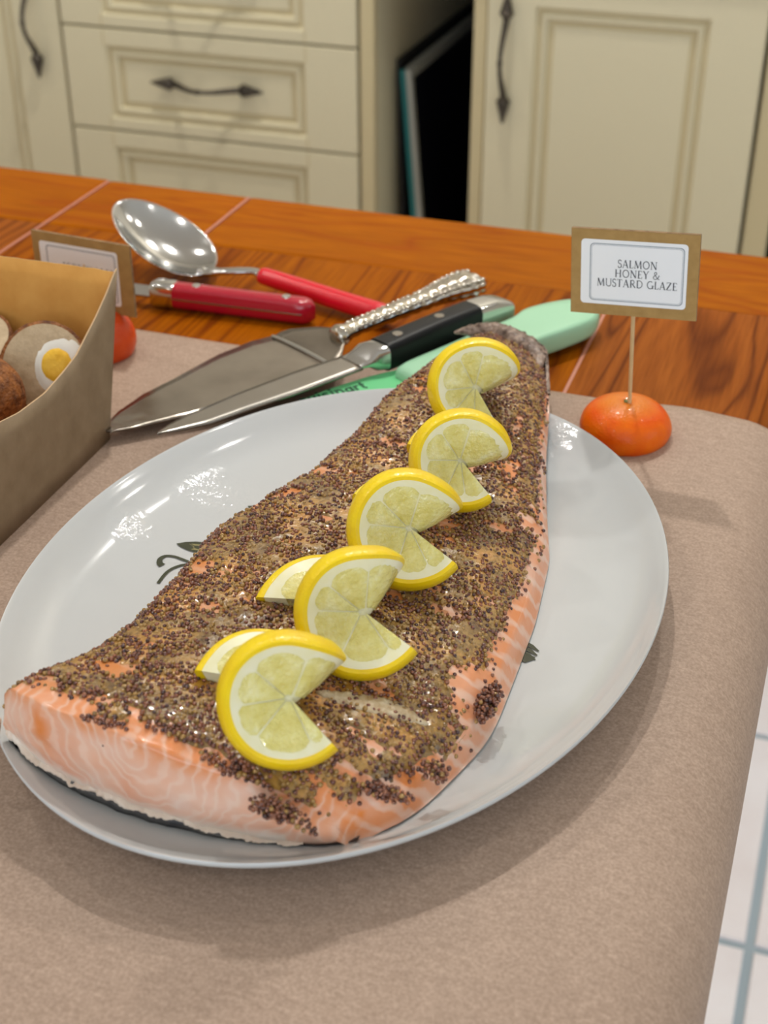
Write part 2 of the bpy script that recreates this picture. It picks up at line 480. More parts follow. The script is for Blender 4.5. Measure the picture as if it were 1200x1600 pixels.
tag(build('wall_front', wq, M_WALL, raw=True), 'warm white wall behind the viewer with a wide opening added for the fill light', kind='structure')
wf2 = MB()  # frame added around the fill light, out of view
for a, b, c, d in ((-1.42, -1.36, 0.88, 2.22), (1.56, 1.62, 0.88, 2.22), (-1.36, 1.56, 0.88, 0.94), (-1.36, 1.56, 2.16, 2.22), (0.07, 0.13, 0.94, 2.16)):
    wf2.box(a, b, FY0 - 0.08, FY0 - 0.03, c, d)
tag(build('fill_light_frame', wf2, M_TRIM, raw=True), 'wide white frame added around the fill light behind the viewer', kind='structure')
tag(build('ceiling', MB().box(FX0, FX1, FY0, WB, CEIL, CEIL + 0.1), M_CEIL, raw=True), 'plain white ceiling with small lamps', kind='structure')
wf = MB()
for a, b, c, d in ((wy0, wy0 + 0.06, wz0, wz1), (wy1 - 0.06, wy1, wz0, wz1), (wy0, wy1, wz0, wz0 + 0.06), (wy0, wy1, wz1 - 0.06, wz1), (0.37, 0.43, wz0, wz1)):
    wf.box(FX1 + 0.02, FX1 + 0.07, a, b, c, d)
tag(build('window_1', wf, M_TRIM, raw=True), 'white framed window in the side wall', kind='structure')
tag(build('baseboard_left', MB().box(FX0, FX0 + 0.015, FY0, WB, 0, 0.09), M_TRIM, raw=True), 'white baseboard', kind='structure')

LAMP_LABELS = ['small ceiling lamp behind the platter towards the cabinets', 'small ceiling lamp nearest the cabinet gap', 'small ceiling lamp over the left part of the table',
               'small ceiling lamp beyond the right table end', 'small ceiling lamp behind and left of the viewer', 'small ceiling lamp behind and right of the viewer',
               'small ceiling lamp nearest the left wall', 'small ceiling lamp in the far right corner']
for i, (lx, ly, pw) in enumerate(DOWNLIGHTS):
    t = thing('ceiling_lamp', (lx, ly, CEIL), LAMP_LABELS[i], 'lamp', 'recessed ceiling lamps', raw=True)
    ring = [[(lx + r * math.cos(a), ly + r * math.sin(a), z) for a in [2 * math.pi * k / 24 for k in range(24)]]
            for r, z in ((0.040, CEIL - 0.001), (0.040, CEIL - 0.006), (0.052, CEIL - 0.006), (0.055, CEIL - 0.0005))]
    build('lamp_ring', MB().grid(ring, cv=True), M_CHROME, t, raw=True, smooth=40)
    build('lamp_disc', MB().prism([(lx + 0.04 * math.cos(a), ly + 0.04 * math.sin(a)) for a in [2 * math.pi * k / 24 for k in range(24)]],
                                  CEIL - 0.003, CEIL - 0.001), M_LAMP, t, raw=True)
    area('downlight', (lx, ly, CEIL - 0.012), (lx, ly, 0), 0.075, pw, WARM)

# ------------------------------------------------------------------ cabinets
YC = 1.85
def rect(x0, x1, z0, z1, y): return [(x0, y, z0), (x1, y, z0), (x1, y, z1), (x0, y, z1)]
def panel_front(x0, x1, z0, z1, prof, y=YC, back=0.02):
    """prof: list of (ix, iz, depth behind front face)"""
    mb = MB()
    rings = [rect(x0, x1, z0, z1, y + back)]
    rings += [rect(x0 + ix, x1 - ix2, z0 + iz, z1 - iz2, y + d) for ix, ix2, iz, iz2, d in prof]
    mb.grid(rings, cv=True)
    k = len(mb.v); mb.f.append(tuple(range(k - 4, k))); mb.f.append((0, 1, 2, 3))
    return mb
def front_profile(ixl, ixr, iz, izt=None):
    izt = iz if izt is None else izt
    P = [(0, 0, 0, 0, 0.002), (0.0015, 0.0015, 0.0015, 0.0015, 0.0)]
    for e, d in ((0, 0.0), (0.004, 0.007), (0.007, 0.0075), (0.011, 0.003), (0.015, 0.004), (0.018, 0.0105), (0.023, 0.0105), (0.026, 0.008)):
        P.append((ixl + e, ixr + e, iz + e, izt + e, d))
    return P
def groove(x0, x1, z0, z1, ixl, ixr, iz, izt, y=YC):
    """darker cream colour in the panel groove: a thin moulding strip"""
    mb = MB()
    for e0, e1, d in ((0.003, 0.0085, 0.0066), (0.0175, 0.024, 0.0098)):
        a = rect(x0 + ixl + e0, x1 - ixr - e0, z0 + iz + e0, z1 - izt - e0, y + d)
        b = rect(x0 + ixl + e1, x1 - ixr - e1, z0 + iz + e1, z1 - izt - e1, y + d)
        mb.grid([a, b], cv=True)
    return mb
def cone_handle(parent, p0, p1, bow=0.026):
    """wavy iron bar with a ribbed cone at each end, from p0 to p1 on the front face"""
    p0, p1 = Vector(p0), Vector(p1); ax = (p1 - p0).normalized(); L = (p1 - p0).length
    out = Vector((0, -1, 0)); side = ax.cross(out)
    h = bpy.data.objects.new('handle', None); h.empty_display_size = 0.02
    COL.objects.link(h); h.parent = parent
    h.location = (p0 + p1) / 2 + Vector((0, 0, TZ)) - origin_of(parent)
    pts, rad = [], []
    for i in range(25):
        t = 0.2 + 0.6 * i / 24
        s = (t - 0.2) / 0.6
        pts.append(p0 + ax * (L * t) + out * (0.010 + bow * max(0.0, math.sin(math.pi * s)) ** 1.3))
        rad.append(0.0036 + 0.0008 * math.cos(2 * math.pi * s) + (0.0012 if abs(s - 0.5) < 0.04 else 0))
    build('bar', MB().tube(pts, rad, 10, up=side), M_IRON, h, smooth=60)
    for sgn, p in ((1, p0), (-1, p1)):
        rings = []
        for k in range(21):
            s = k / 20
            r = (0.0016 + 0.0076 * min(1, s / 0.78)) * (1 if s < 0.8 else 1 - 0.62 * (s - 0.8) / 0.2)
            if s < 0.8: r += 0.0009 * math.cos(s * 2 * math.pi * 8)
            c = p + ax * (sgn * L * 0.215 * s) + out * 0.0095
            rings.append([c + side * (r * math.cos(a)) + out * (r * math.sin(a)) for a in [2 * math.pi * j / 12 for j in range(12)]])
        build('cone', MB().loft(rings), M_IRON, h, smooth=60)
        pc = p + ax * (sgn * L * 0.15)
        build('post', MB().tube([pc + out * 0.012, pc - out * 0.0005], [0.003, 0.004], 10, up=ax), M_IRON, h, smooth=60)
    return h

ZF, ZT = -TZ + 0.1, 0.10          # cabinet bottom (above plinth) and top
def carcass(name, x0, x1, label, stile_l=0.0, stile_r=0.0):
    t = thing(name, ((x0 + x1) / 2, YC + 0.3, -TZ), label, 'cabinet')
    mb = MB()
    mb.box(x0, x0 + 0.018, YC + 0.021, WB - 0.004, ZF, ZT).box(x1 - 0.018, x1, YC + 0.021, WB - 0.004, ZF, ZT)
    mb.box(x0 + 0.018, x1 - 0.018, YC + 0.021, WB - 0.004, ZF, ZF + 0.018).box(x0 + 0.018, x1 - 0.018, YC + 0.021, WB - 0.004, ZT - 0.018, ZT)
    mb.box(x0 + 0.018, x1 - 0.018, WB - 0.012, WB - 0.004, ZF + 0.018, ZT - 0.018)
    build('carcass', mb, M_CREAM, t)
    build('plinth', MB().box(x0, x1, YC + 0.06, YC + 0.08, -TZ, ZF), M_CREAM, t)
    return t

t = carcass('base_cabinet', -1.75, -1.1245, 'cream cabinet at the far left with one framed door')
d = build('door', panel_front(-1.74, -1.1265, ZF + 0.003, ZT - 0.006, front_profile(0.075, 0.0745, 0.075)), M_CREAM, t, smooth=20)
build('groove_strip', groove(-1.74, -1.1265, ZF + 0.003, ZT - 0.006, 0.075, 0.0745, 0.075, 0.075), M_CREAM_DK, d)
cone_handle(d, (-1.163, YC, -0.146), (-1.163, YC, 0.022))

t = carcass('drawer_cabinet', -1.1235, -0.645, 'cream cabinet with a stack of three framed drawers')
for z0, z1 in ((-0.0665, ZT - 0.006), (-0.2145, -0.0695), (-0.56, -0.2175)):
    prof = front_profile(0.0665, 0.076, 0.0155, 0.0225)
    d = build('drawer', panel_front(-1.1215, -0.6690, z0, z1, prof), M_CREAM, t, smooth=20)
    build('groove_strip', groove(-1.1215, -0.6690, z0, z1, 0.0665, 0.076, 0.0155, 0.0225), M_CREAM_DK, d)
    for xj in (-1.0560, -0.7440):
        for za, zb in ((z0 + 0.002, z0 + 0.016), (z1 - 0.023, z1 - 0.002)):
            build('stile_joint', MB().box(xj - 0.0012, xj + 0.0012, YC - 0.0003, YC + 0.001, za, zb), M_CREAM_DK, d)
    zc = (z0 + z1) / 2 + 0.003 if z1 - z0 < 0.2 else z1 - 0.12
    cone_handle(d, (-0.9830, YC + 0.008, zc), (-0.8105, YC + 0.008, zc), 0.028)
build('drawer', panel_front(-1.1215, -0.6690, ZF + 0.003, -0.563, front_profile(0.0665, 0.076, 0.0155, 0.0225)[:6]), M_CREAM, t, smooth=20)
build('stile', MB().box(-0.6655, -0.645, YC + 0.004, YC + 0.021, ZF, ZT), M_CREAM_DK, t, bevel=0.002)

t = carcass('base_cabinet', -0.5065, -0.095, 'cream cabinet on the right with a tall framed door and iron pull')
build('stile', MB().box(-0.5065, -0.4885, YC + 0.004, YC + 0.021, ZF, ZT), M_CREAM_DK, t, bevel=0.002)
build('stile', MB().box(-0.1275, -0.095, YC + 0.008, YC + 0.021, ZF, ZT), M_CREAM_DK, t, bevel=0.002)
d = build('door', panel_front(-0.4870, -0.1315, ZF + 0.003, 0.075, front_profile(0.0625, 0.068, 0.075, 0.070)), M_CREAM, t, smooth=20)
build('groove_strip', groove(-0.4870, -0.1315, ZF + 0.003, 0.075, 0.0625, 0.068, 0.075, 0.070), M_CREAM_DK, d)
cone_handle(d, (-0.4590, YC, -0.146), (-0.4590, YC, 0.024))

# dark niche between the cabinets, with boards standing in it
t = thing('dark_appliance', (0.2, YC + 0.3, -TZ), 'dark appliance front at the far right beside the cream cabinet', 'appliance')
build('front_panel', MB().box(-0.088, 0.5, YC + 0.004, YC + 0.03, ZF, ZT), M_NAVY, t, bevel=0.003)
build('body', MB().box(-0.088, 0.5, YC + 0.032, WB - 0.004, -TZ, ZT), M_NICHE, t)
tag(build('worktop', MB().box(-1.75, 0.5, YC - 0.02, WB - 0.003, ZT + 0.0005, ZT + 0.035), M_COUNTER, loc=(-0.6, YC + 0.3, ZT), bevel=0.004),
    'pale stone worktop lying along the tops of the cream cabinets', 'worktop')
tag(build('niche_lining', MB().box(-0.6445, -0.507, WB - 0.02, WB - 0.004, -TZ, ZT - 0.002), M_NICHE, loc=(-0.575, WB - 0.01, -TZ)), 'dark panel at the back of the gap between cream cabinets', 'panel')
def lean_board(name, label, cat, xb, xt, y0, y1, z1, th, mats):
    """a board standing on edge; xb/xt = left face at bottom and at height z1"""
    t = thing(name, ((xb + xt) / 2, (y0 + y1) / 2, -TZ), label, cat)
    def X(z): return xb + (xt - xb) * (z + TZ) / (z1 + TZ)
    def slab(ya, yb, za, zb, e0, e1):
        mb = MB(); v = []
        for e in (e0, e1):
            for y in (ya, yb):
                for z in (za, zb): v.append((X(z) + e, y, z))
        return mb.add(v, [(0, 1, 3, 2), (4, 6, 7, 5), (0, 4, 5, 1), (2, 3, 7, 6), (0, 2, 6, 4), (1, 5, 7, 3)])
    return t, slab
tt, slab = lean_board('rimmed_tray', 'dark tray with a pale rim and teal edge standing in the cabinet gap', 'tray', -0.572, -0.6295, 1.93, 2.40, -0.112, 0.012, None)
build('tray_plate', slab(1.944, 2.40, -TZ, -0.126, 0.002, 0.009), M_NAVY, tt)
build('pale_rim', slab(1.930, 1.943, -TZ, -0.112, 0.0042, 0.0125), M_PALE_RIM, tt, bevel=0.001)
build('pale_rim', slab(1.944, 2.40, -0.125, -0.112, 0.0, 0.0125), M_PALE_RIM, tt, bevel=0.001)
build('teal_edge', slab(1.9305, 1.943, -TZ, -0.1135, -0.004, 0.0040), M_TEAL, tt, bevel=0.0008)
tt, slab = lean_board('black_baking_sheet', 'black baking sheet leaning on the cabinet side behind the rimmed tray', 'baking sheet', -0.620, -0.642, 1.945, 2.42, -0.105, 0.006, None)
build('sheet', slab(1.945, 2.42, -TZ, -0.108, 0.0, 0.004), M_NICHE, tt)
build('rolled_rim', slab(1.945, 2.42, -0.107, -0.103, -0.0005, 0.007), M_NICHE, tt)
tt, slab = lean_board('dark_red_board', 'dark reddish board standing at the right side of the cabinet gap', 'board', -0.519, -0.523, 1.99, 2.38, -0.02, 0.01, None)
build('board', slab(1.99, 2.38, -TZ, -0.02, 0.0, 0.010), M_REDBROWN, tt, bevel=0.002)

# ------------------------------------------------------------------ table
TBX0, TBX1, TBY0, TBY1, RIM = -1.62, -0.0215, 0.10, 1.0885, 0.975
tb = thing('dining_table', (-0.8, 0.6, -TZ), 'orange-brown oak dining table with visible leaf seams under brown paper', 'table')
def board(name, x0, x1, y0, y1, mat, bev=0.0012):
    if x1 > TBX1 - 0.01:      # rounded right end of the table
        R0 = 0.0139; sec = [(x0, -0.028), (x0, 0.0)]
        sec += [(x1 - R0 + R0 * math.cos(a), -0.014 + R0 * math.sin(a)) for a in [math.pi / 2 - math.pi * k / 16 for k in range(17)]]
        return build(name, MB().loft([[(x, y, z) for x, z in sec] for y in (y0, y1)]), mat, tb, smooth=40)
    return build(name, MB().box(x0, x1, y0, y1, -0.028, 0.0), mat, tb, bevel=bev, seg=2)
SA, SB, SCm = -0.629, -0.493, -0.1535
g = 0.0012
for x0, x1, mt in ((TBX0, -1.105, M_WOOD_Y), (-1.105, SA, M_WOOD_Y2), (SA, SCm, M_WOOD_Y), (SCm, TBX1, M_WOOD_Y2)):
    board('tabletop_board', x0 + g, x1 - g, TBY0 + 0.115, RIM - 0.0003, mt)
for x0, x1 in ((TBX0, -1.105), (-1.105, SA), (SA, SB), (SB, SCm), (SCm, TBX1)):
    rear = 1.0910 if x1 <= SA else TBY1
    gg = g if x1 != SB else g
    board('rim_board', x0 + g, x1 - g, RIM + 0.0003, rear, M_WOOD_X, 0.003)
for x0, x1 in ((TBX0, -1.105), (-1.105, SA), (SA, SCm), (SCm, TBX1)):
    board('rim_board', x0 + g, x1 - g, TBY0, TBY0 + 0.1147, M_WOOD_X, 0.003)
for xs, ya, yb in ((-1.105, TBY0, 1.088), (SA, TBY0, 1.087), (SB, RIM, 1.087), (SCm, TBY0, 1.087)):
    build('seam_glint_strip', MB().box(xs - g * 0.98, xs + g * 0.98, ya + 0.004, yb, -0.02, -0.0002), M_SEAM_GLINT, tb)  # painted glint along each leaf seam
ap = MB()
ap.box(-1.52, -0.10, 0.19, 0.215, -0.12, -0.0285).box(-1.52, -0.10, 0.975, 1.0, -0.12, -0.0285)
ap.box(-1.52, -1.495, 0.216, 0.974, -0.12, -0.0285).box(-0.125, -0.10, 0.216, 0.974, -0.12, -0.0285)
build('apron', ap, M_WOOD_UNDER, tb)
for lx in (-1.49, -0.16):
    for ly in (0.22, 0.945):
        rings = []
        for z, s in ((-0.029, 0.035), (-0.12, 0.035), (-0.20, 0.030), (-TZ, 0.021)):
            rings.append([(lx - s, ly - s, z), (lx + s, ly - s, z), (lx + s, ly + s, z), (lx - s, ly + s, z)])
        build('leg', MB().loft(rings), M_WOOD_UNDER, tb, bevel=0.004)

# ------------------------------------------------------------------ brown paper runner
def paper_z(s, y):
    """s = distance along the sheet from x=-0.85; returns x, z"""
    X1, Rr = -0.040, 0.0405
    flat = X1 + 0.85
    if s <= flat: x, z = -0.85 + s, 0.0
    else:
        a = (s - flat) / Rr
        if a < math.pi / 2: x, z = X1 + Rr * math.sin(a), -Rr * (1 - math.cos(a))
        else: x, z = X1 + Rr - 0.002 * (1 - math.exp(-(s - flat - Rr * math.pi / 2) * 12)), -Rr - (s - flat - Rr * math.pi / 2)
    return x, z
rows = []
ns, ny = 190, 90
for j in range(ny + 1):
    y = 0.106 + (0.8085 - 0.106) * j / ny
    row = []
    for i in range(ns + 1):
        s = 1.16 * (i / ns) ** 0.72 if False else 1.12 * i / ns
        x, z = paper_z(s, y)
        e = 0.0
        if z > -0.02:
            lift = sstep(0.70, 0.8085, y) * math.exp(-((x + 0.075) / 0.03) ** 2) * 0.003
            e = lift + 0.00018 * max(0, fbm(x * 9, y * 9)) * (1 if z == 0 else 0.5)
            cr = math.exp(-((x + 0.028) / 0.016) ** 2) * math.exp(-((y - 0.64) / 0.05) ** 2)
            e += 0.0012 * cr * max(0.0, math.sin(y * 190 + x * 260))
        yy = y + (0.0016 * fbm(x * 6, 3.3) if j == ny else 0)
        row.append((x, yy, z + 0.0008 + e))
    rows.append(row)
pp = build('paper_runner', MB().grid(rows), M_PAPER, loc=(-0.4, 0.45, 0), smooth=180, solid=0.0004)
tag(pp, 'brown kraft paper sheet covering the table and falling over its right edge', 'paper')

# ------------------------------------------------------------------ platter
PCX, PCY, PAX, PAY = -0.2030, 0.5412, 0.1525, 0.2036
PROT = -0.0825
PCO, PSI = math.cos(PROT), math.sin(PROT)
PZ0 = 0.0014
def plate_r(x, y):
    dx, dy = x - PCX, y - PCY
    return math.hypot((dx * PCO + dy * PSI) / PAX, (dy * PCO - dx * PSI) / PAY)
PROF = [(0.0, 0.0042), (0.40, 0.0042), (0.60, 0.0044), (0.68, 0.0050), (0.74, 0.0060), (0.80, 0.0076), (0.86, 0.0098), (0.91, 0.0132), (0.95, 0.0178), (0.985, 0.0236), (0.997, 0.0246)]
PXS, PZS = [p[0] for p in PROF], [p[1] + PZ0 for p in PROF]
def plate_z(x, y):
    return interp(plate_r(x, y), PXS, PZS)
UNDER = [(1.0, 0.0238), (0.997, 0.0222), (0.97, 0.0164), (0.92, 0.0100), (0.86, 0.0058), (0.78, 0.0036), (0.70, 0.0020), (0.66, 0.0004), (0.655, 0.0), (0.63, 0.0), (0.62, 0.0012), (0.3, 0.0016), (0.0, 0.0016)]
rings = []
fine = []
rr = np.concatenate([np.linspace(0.001, 0.6, 8), np.linspace(0.62, 0.985, 34), [0.992, 0.997]])
from_r = [(float(r), interp(float(r), [p[0] for p in PROF], [p[1] for p in PROF])) for r in rr]
# smooth the profile a little
zs = np.array([z for _, z in from_r]); 
for _ in range(3): zs[1:-2] = (zs[:-3] + 2 * zs[1:-2] + zs[2:-1]) / 4
prof = list(zip([r for r, _ in from_r], zs)) + UNDER[:-1] + [(0.001, 0.0016)]
NP = 144
def plate_xy(r, a):
    lx, ly = PAX * r * math.cos(a), PAY * r * math.sin(a)
    return PCX + lx * PCO - ly * PSI, PCY + lx * PSI + ly * PCO
rings = [[(*plate_xy(r, 2 * math.pi * k / NP), z + PZ0) for k in range(NP)] for r, z in prof]
pl = thing('serving_platter', (PCX, PCY, 0.001), 'large white oval porcelain platter holding the salmon', 'platter')
build('dish', MB().loft(rings), M_PLATE, pl, smooth=60)
def decal(poly, mat, name):
    c = np.mean(poly, axis=0)
    k = len(poly)
    v = [(x, y, plate_z(x, y) + 0.0005) for x, y in poly] + [(c[0], c[1], plate_z(*c) + 0.0005)]
    build(name, MB().add(v, [(i, (i + 1) % k, k) for i in range(k)]), mat, pl)
def ribbon_pts(pts, wd):
    P = [Vector((p[0], p[1])) for p in pts]; L, Rr = [], []
    for i, p in enumerate(P):
        t = (P[min(i + 1, len(P) - 1)] - P[max(i - 1, 0)]).normalized(); nrm = Vector((-t.y, t.x))
        ww = wd[i] if hasattr(wd, '__len__') else wd
        L.append(p + nrm * ww); Rr.append(p - nrm * ww)
    return L, Rr
def decal_ribbon(pts, wd, mat, name):
    L, Rr = ribbon_pts(pts, wd)
    rows = [[(a.x, a.y, plate_z(a.x, a.y) + 0.0005), (b.x, b.y, plate_z(b.x, b.y) + 0.0005)] for a, b in zip(L, Rr)]
    build(name, MB().grid(rows), mat, pl)
def spline(pts, n=8):
    P = [Vector(p) for p in pts]; out = []
    for i in range(len(P) - 1):
        a, b, c, d2 = P[max(i - 1, 0)], P[i], P[i + 1], P[min(i + 2, len(P) - 1)]
        for k in range(n):
            t = k / n
            out.append(0.5 * ((2 * b) + (c - a) * t + (2 * a - 5 * b + 4 * c - d2) * t * t + (3 * b - a - 3 * c + d2) * t ** 3))
    out.append(P[-1]); return out
cu = spline([(-0.3052, 0.5400), (-0.3074, 0.5413), (-0.3087, 0.5448), (-0.3074, 0.5482), (-0.3035, 0.5496), (-0.2978, 0.5489), (-0.2900, 0.5472)], 5)
decal_ribbon(cu, [0.0020 - 0.0011 * min(1, i / 16) for i in range(len(cu))], M_DECAL_D, 'painted_scroll')
cu = spline([(-0.3003, 0.5250), (-0.3004, 0.5358), (-0.2971, 0.5430), (-0.2900, 0.5490)], 5)
decal_ribbon(cu, [0.0009] * len(cu), M_DECAL_D, 'painted_stem')
decal([(-0.3072, 0.5606), (-0.3035, 0.5640), (-0.2985, 0.5664), (-0.2880, 0.5690), (-0.2860, 0.5600), (-0.2940, 0.5572), (-0.2990, 0.5574), (-0.3040, 0.5588)], M_DECAL_D, 'painted_leaf')
decal([(-0.3040, 0.5610), (-0.3000, 0.5635), (-0.2880, 0.5665), (-0.2880, 0.5600), (-0.2980, 0.5588)], M_DECAL_L, 'painted_leaf_heart')
decal([(-0.2868, 0.6083), (-0.2820, 0.6105), (-0.2760, 0.6112), (-0.2790, 0.6025), (-0.2840, 0.6050)], M_DECAL_D, 'painted_leaf')
for a in (0.0, 0.0035, 0.007):
    decal_ribbon([(-0.1120, 0.5370 - a), (-0.1080, 0.5350 - a), (-0.1035, 0.5318 - a)], [0.0012, 0.0013, 0.0004], M_DECAL_D, 'painted_leaf')
decal([(-0.1120, 0.5290), (-0.1040, 0.5270), (-0.1045, 0.5245), (-0.1075, 0.5215), (-0.1120, 0.5230)], M_DECAL_D, 'painted_leaf')

# ================================================================== SALMON
def curve_fn(pts):
    ys = [p[0] for p in pts]; xs = [p[1] for p in pts]
    def f(y):
        return (np.interp(y - 0.008, ys, xs) + 2 * np.interp(y, ys, xs) + np.interp(y + 0.008, ys, xs)) / 4
    return f
XL = curve_fn([(0.36, -0.3030), (0.379, -0.2960), (0.404, -0.2830), (0.4285, -0.2750), (0.47, -0.2724), (0.496, -0.2716), (0.530, -0.2730), (0.545, -0.2705),
               (0.575, -0.2600), (0.611, -0.2500), (0.6526, -0.2405), (0.696, -0.2365), (0.727, -0.2290), (0.746, -0.2240), (0.77, -0.2200), (0.80, -0.2140), (0.83, -0.2080)])
XR = curve_fn([(0.36, -0.1490), (0.3763, -0.1440), (0.382, -0.1370), (0.3944, -0.1275), (0.413, -0.1207), (0.431, -0.1160), (0.4541, -0.1098), (0.4715, -0.1083), (0.517, -0.1092),
               (0.552, -0.1100), (0.609, -0.1160), (0.65, -0.1277), (0.692, -0.1384), (0.7323, -0.1463), (0.7768, -0.1583), (0.7953, -0.1636), (0.83, -0.1720)])
HT, HV = [0, 0.03, 0.08, 0.15, 0.25, 0.38, 0.55, 0.70, 0.85, 0.94, 0.985, 1.0], [0.02, 0.33, 0.52, 0.66, 0.77, 0.86, 0.95, 1.0, 0.99, 0.94, 0.80, 0.62]
HY, HH = [0.36, 0.40, 0.50, 0.60, 0.68, 0.74, 0.78, 0.82, 0.84], [0.0475, 0.0470, 0.0430, 0.0370, 0.0300, 0.0215, 0.0150, 0.0085, 0.0060]
def z_bot(x, y):
    z = plate_z(x, y) if plate_r(x, y) < 0.99 else 0.0262
    return z + 0.0006
YTAIL = 0.813
def yfront(t):
    return interp(t, [0, 0.05, 0.12, 0.22, 0.35, 0.5, 0.62, 0.78, 0.9, 1.0], [0.3790, 0.3735, 0.3715, 0.3690, 0.3665, 0.3660, 0.3672, 0.3700, 0.3745, 0.3800])
def ytail(t): return YTAIL - 0.010 * (2 * t - 1) ** 2
def body_xy(u, t):
    y = lerp(yfront(t), ytail(t), u)
    return float(lerp(XR(y), XL(y), t)), y
def lump(x, y):
    return 0.0011 * fbm(x * 38, y * 30, 1.7) + 0.0006 * fbm(x * 120, y * 110, 4.1, 2)
def top_z(x, y, t):
    h = interp(y, HY, HH) * interp(t, HT, HV)
    zb = 0.0060 + 0.0180 * sstep(0.60, 0.76, y) + 0.0050 * sstep(0.45, 0.36, y) + 0.004 * sstep(0.80, 1.0, t) * sstep(0.42, 0.36, y)
    zz = zb + h + lump(x, y) * min(1, t * 8)
    return max(zz, z_bot(x, y) + 0.0005)
def top_pt(u, t):
    x, y = body_xy(u, t)
    edge = sstep(0.0, 0.035, u)                      # the cut edge rounds over a little
    z = top_z(x, y, t) - 0.0018 * (1 - edge) ** 2
    return (x, y, z)
def t_of(x, y):
    a, b = float(XR(y)), float(XL(y)); return (x - a) / (b - a)

salmon = thing('salmon_fillet', (-0.20, 0.56, 0.004), 'baked side of salmon with a seeded mustard crust lying on the white platter', 'fish')
NU, NT = 230, 96
us = [i / NU for i in range(NU + 1)]
tts = [0.5 - 0.5 * math.cos(math.pi * k / NT) * (1 - 0.0) for k in range(NT + 1)]
tts = [lerp(k / NT, tts[k], 0.6) for k in range(NT + 1)]
rows = []
NF = 14
for i, u in enumerate(us):
    rows.append([top_pt(u, t) for t in tts])
# front cut face, from below upwards to the first top row
face_rows = []
for k in range(NF):
    f = k / NF
    r = []
    for t, p in zip(tts, rows[0]):
        zb = z_bot(p[0], p[1]) + 0.0026 * sstep(0.14, 0.34, t)
        yb = p[1] + 0.0005 * (1 - f) - 0.0026 * math.sin(math.pi * min(1, f * 1.05)) + 0.0010 * fbm(p[0] * 60, f * 3, 9.0)
        r.append((p[0], yb, lerp(zb, p[2], f)))
    face_rows.append(r)
tail_rows = [[(x, y + 0.002, lerp(z, z_bot(x, y), 0.6)) for x, y, z in rows[-1]], [(x, y, z_bot(x, y)) for x, y, z in rows[-1]]]
allrows = face_rows + rows + tail_rows
mbf = MB().grid(allrows)
# closing underside and side walls
under = [[(x, y, z_bot(x, y)) for x, y, z in (r[0], r[-1])] for r in rows]
flesh = build('flesh', mbf, M_FLESH, salmon, smooth=180)
side = MB()
side.grid([[rows[i][-1], (float(XL(rows[i][-1][1])) - 0.0015, rows[i][-1][1], lerp(rows[i][-1][2], z_bot(*rows[i][-1][:2]), 0.5)), (rows[i][-1][0], rows[i][-1][1], z_bot(*rows[i][-1][:2]))] for i in range(0, NU + 1, 2)])
build('cut_side', side, M_FLESH, salmon, smooth=180)
# natural colour fields of the flesh: orange lobes and pale cooked fat
me = flesh.data
tpv = np.zeros(len(me.vertices)); sdv = np.zeros(len(me.vertices)); og = np.zeros(len(me.vertices)); wh = np.zeros(len(me.vertices))
ob = origin_of(flesh)
for v in me.vertices:
    x, y, z = v.co.x + ob.x, v.co.y + ob.y, v.co.z + ob.z - TZ
    t = t_of(x, y); zb = z_bot(x, y); top = top_z(x, max(y, 0.37), max(0.0, min(1, t)))
    f = (z - zb) / max(0.004, top - zb)
    o = 0.0
    n = fbm(x * 55, z * 55, y * 30)
    if y < 0.385:
        o = sstep(0.72, 1.0, f + 0.10 * n) * 0.8
        o = max(o, math.exp(-((x + 0.141) / 0.008) ** 2 - ((z - 0.024) / 0.008) ** 2) * 1.1)
        o = max(o, math.exp(-((x + 0.272) / 0.005) ** 2 - ((z - 0.045) / 0.012) ** 2) * 1.0)
    o = max(o, sstep(0.30, 0.0, t) * sstep(0.05, 0.6, f) * (0.70 + 0.45 * n))
    o = max(o, (0.62 + 0.6 * fbm(x * 40, y * 40, 2.2)) * sstep(0.380, 0.390, y) * sstep(0.0, 0.22, t))
    og[v.index] = min(1, max(0, o)); sdv[v.index] = sstep(0.376, 0.386, y); tpv[v.index] = sstep(0.376, 0.386, y) * sstep(0.10, 0.25, t) * 0.6
    wv = 0.0
    if y < 0.39 and t > 0.14: wv = sstep(0.26 + 0.08 * n, 0.10, f) * 0.85
    wh[v.index] = min(1, max(0, wv))
for nm, arr in (('orange', og), ('white', wh), ('side', sdv), ('top', tpv)):
    a = me.attributes.new(nm, 'FLOAT', 'POINT'); a.data.foreach_set('value', arr.astype(np.float32))

# skin under the fillet, seen as a dark band below the cut face
sk = MB(); rws = []
for t in [i / 60 for i in range(61)]:
    x, y = body_xy(0, t)
    zb = z_bot(x, y); e = 0.0012 * fbm(x * 70, 2.0)
    tt = 0.0002 + 0.0040 * sstep(0.20, 0.42, t) * sstep(0.97, 0.75, t)
    rws.append([(x, y + 0.030, zb + 0.0004), (x, y + 0.004, zb - 0.0001), (x, y - 0.0008 + e, zb + 0.0003), (x, y - 0.0012 + e, zb + tt), (x, y + 0.004, zb + tt + 0.0006)])
build('skin', sk.grid(rws), M_SKIN, salmon, smooth=180)
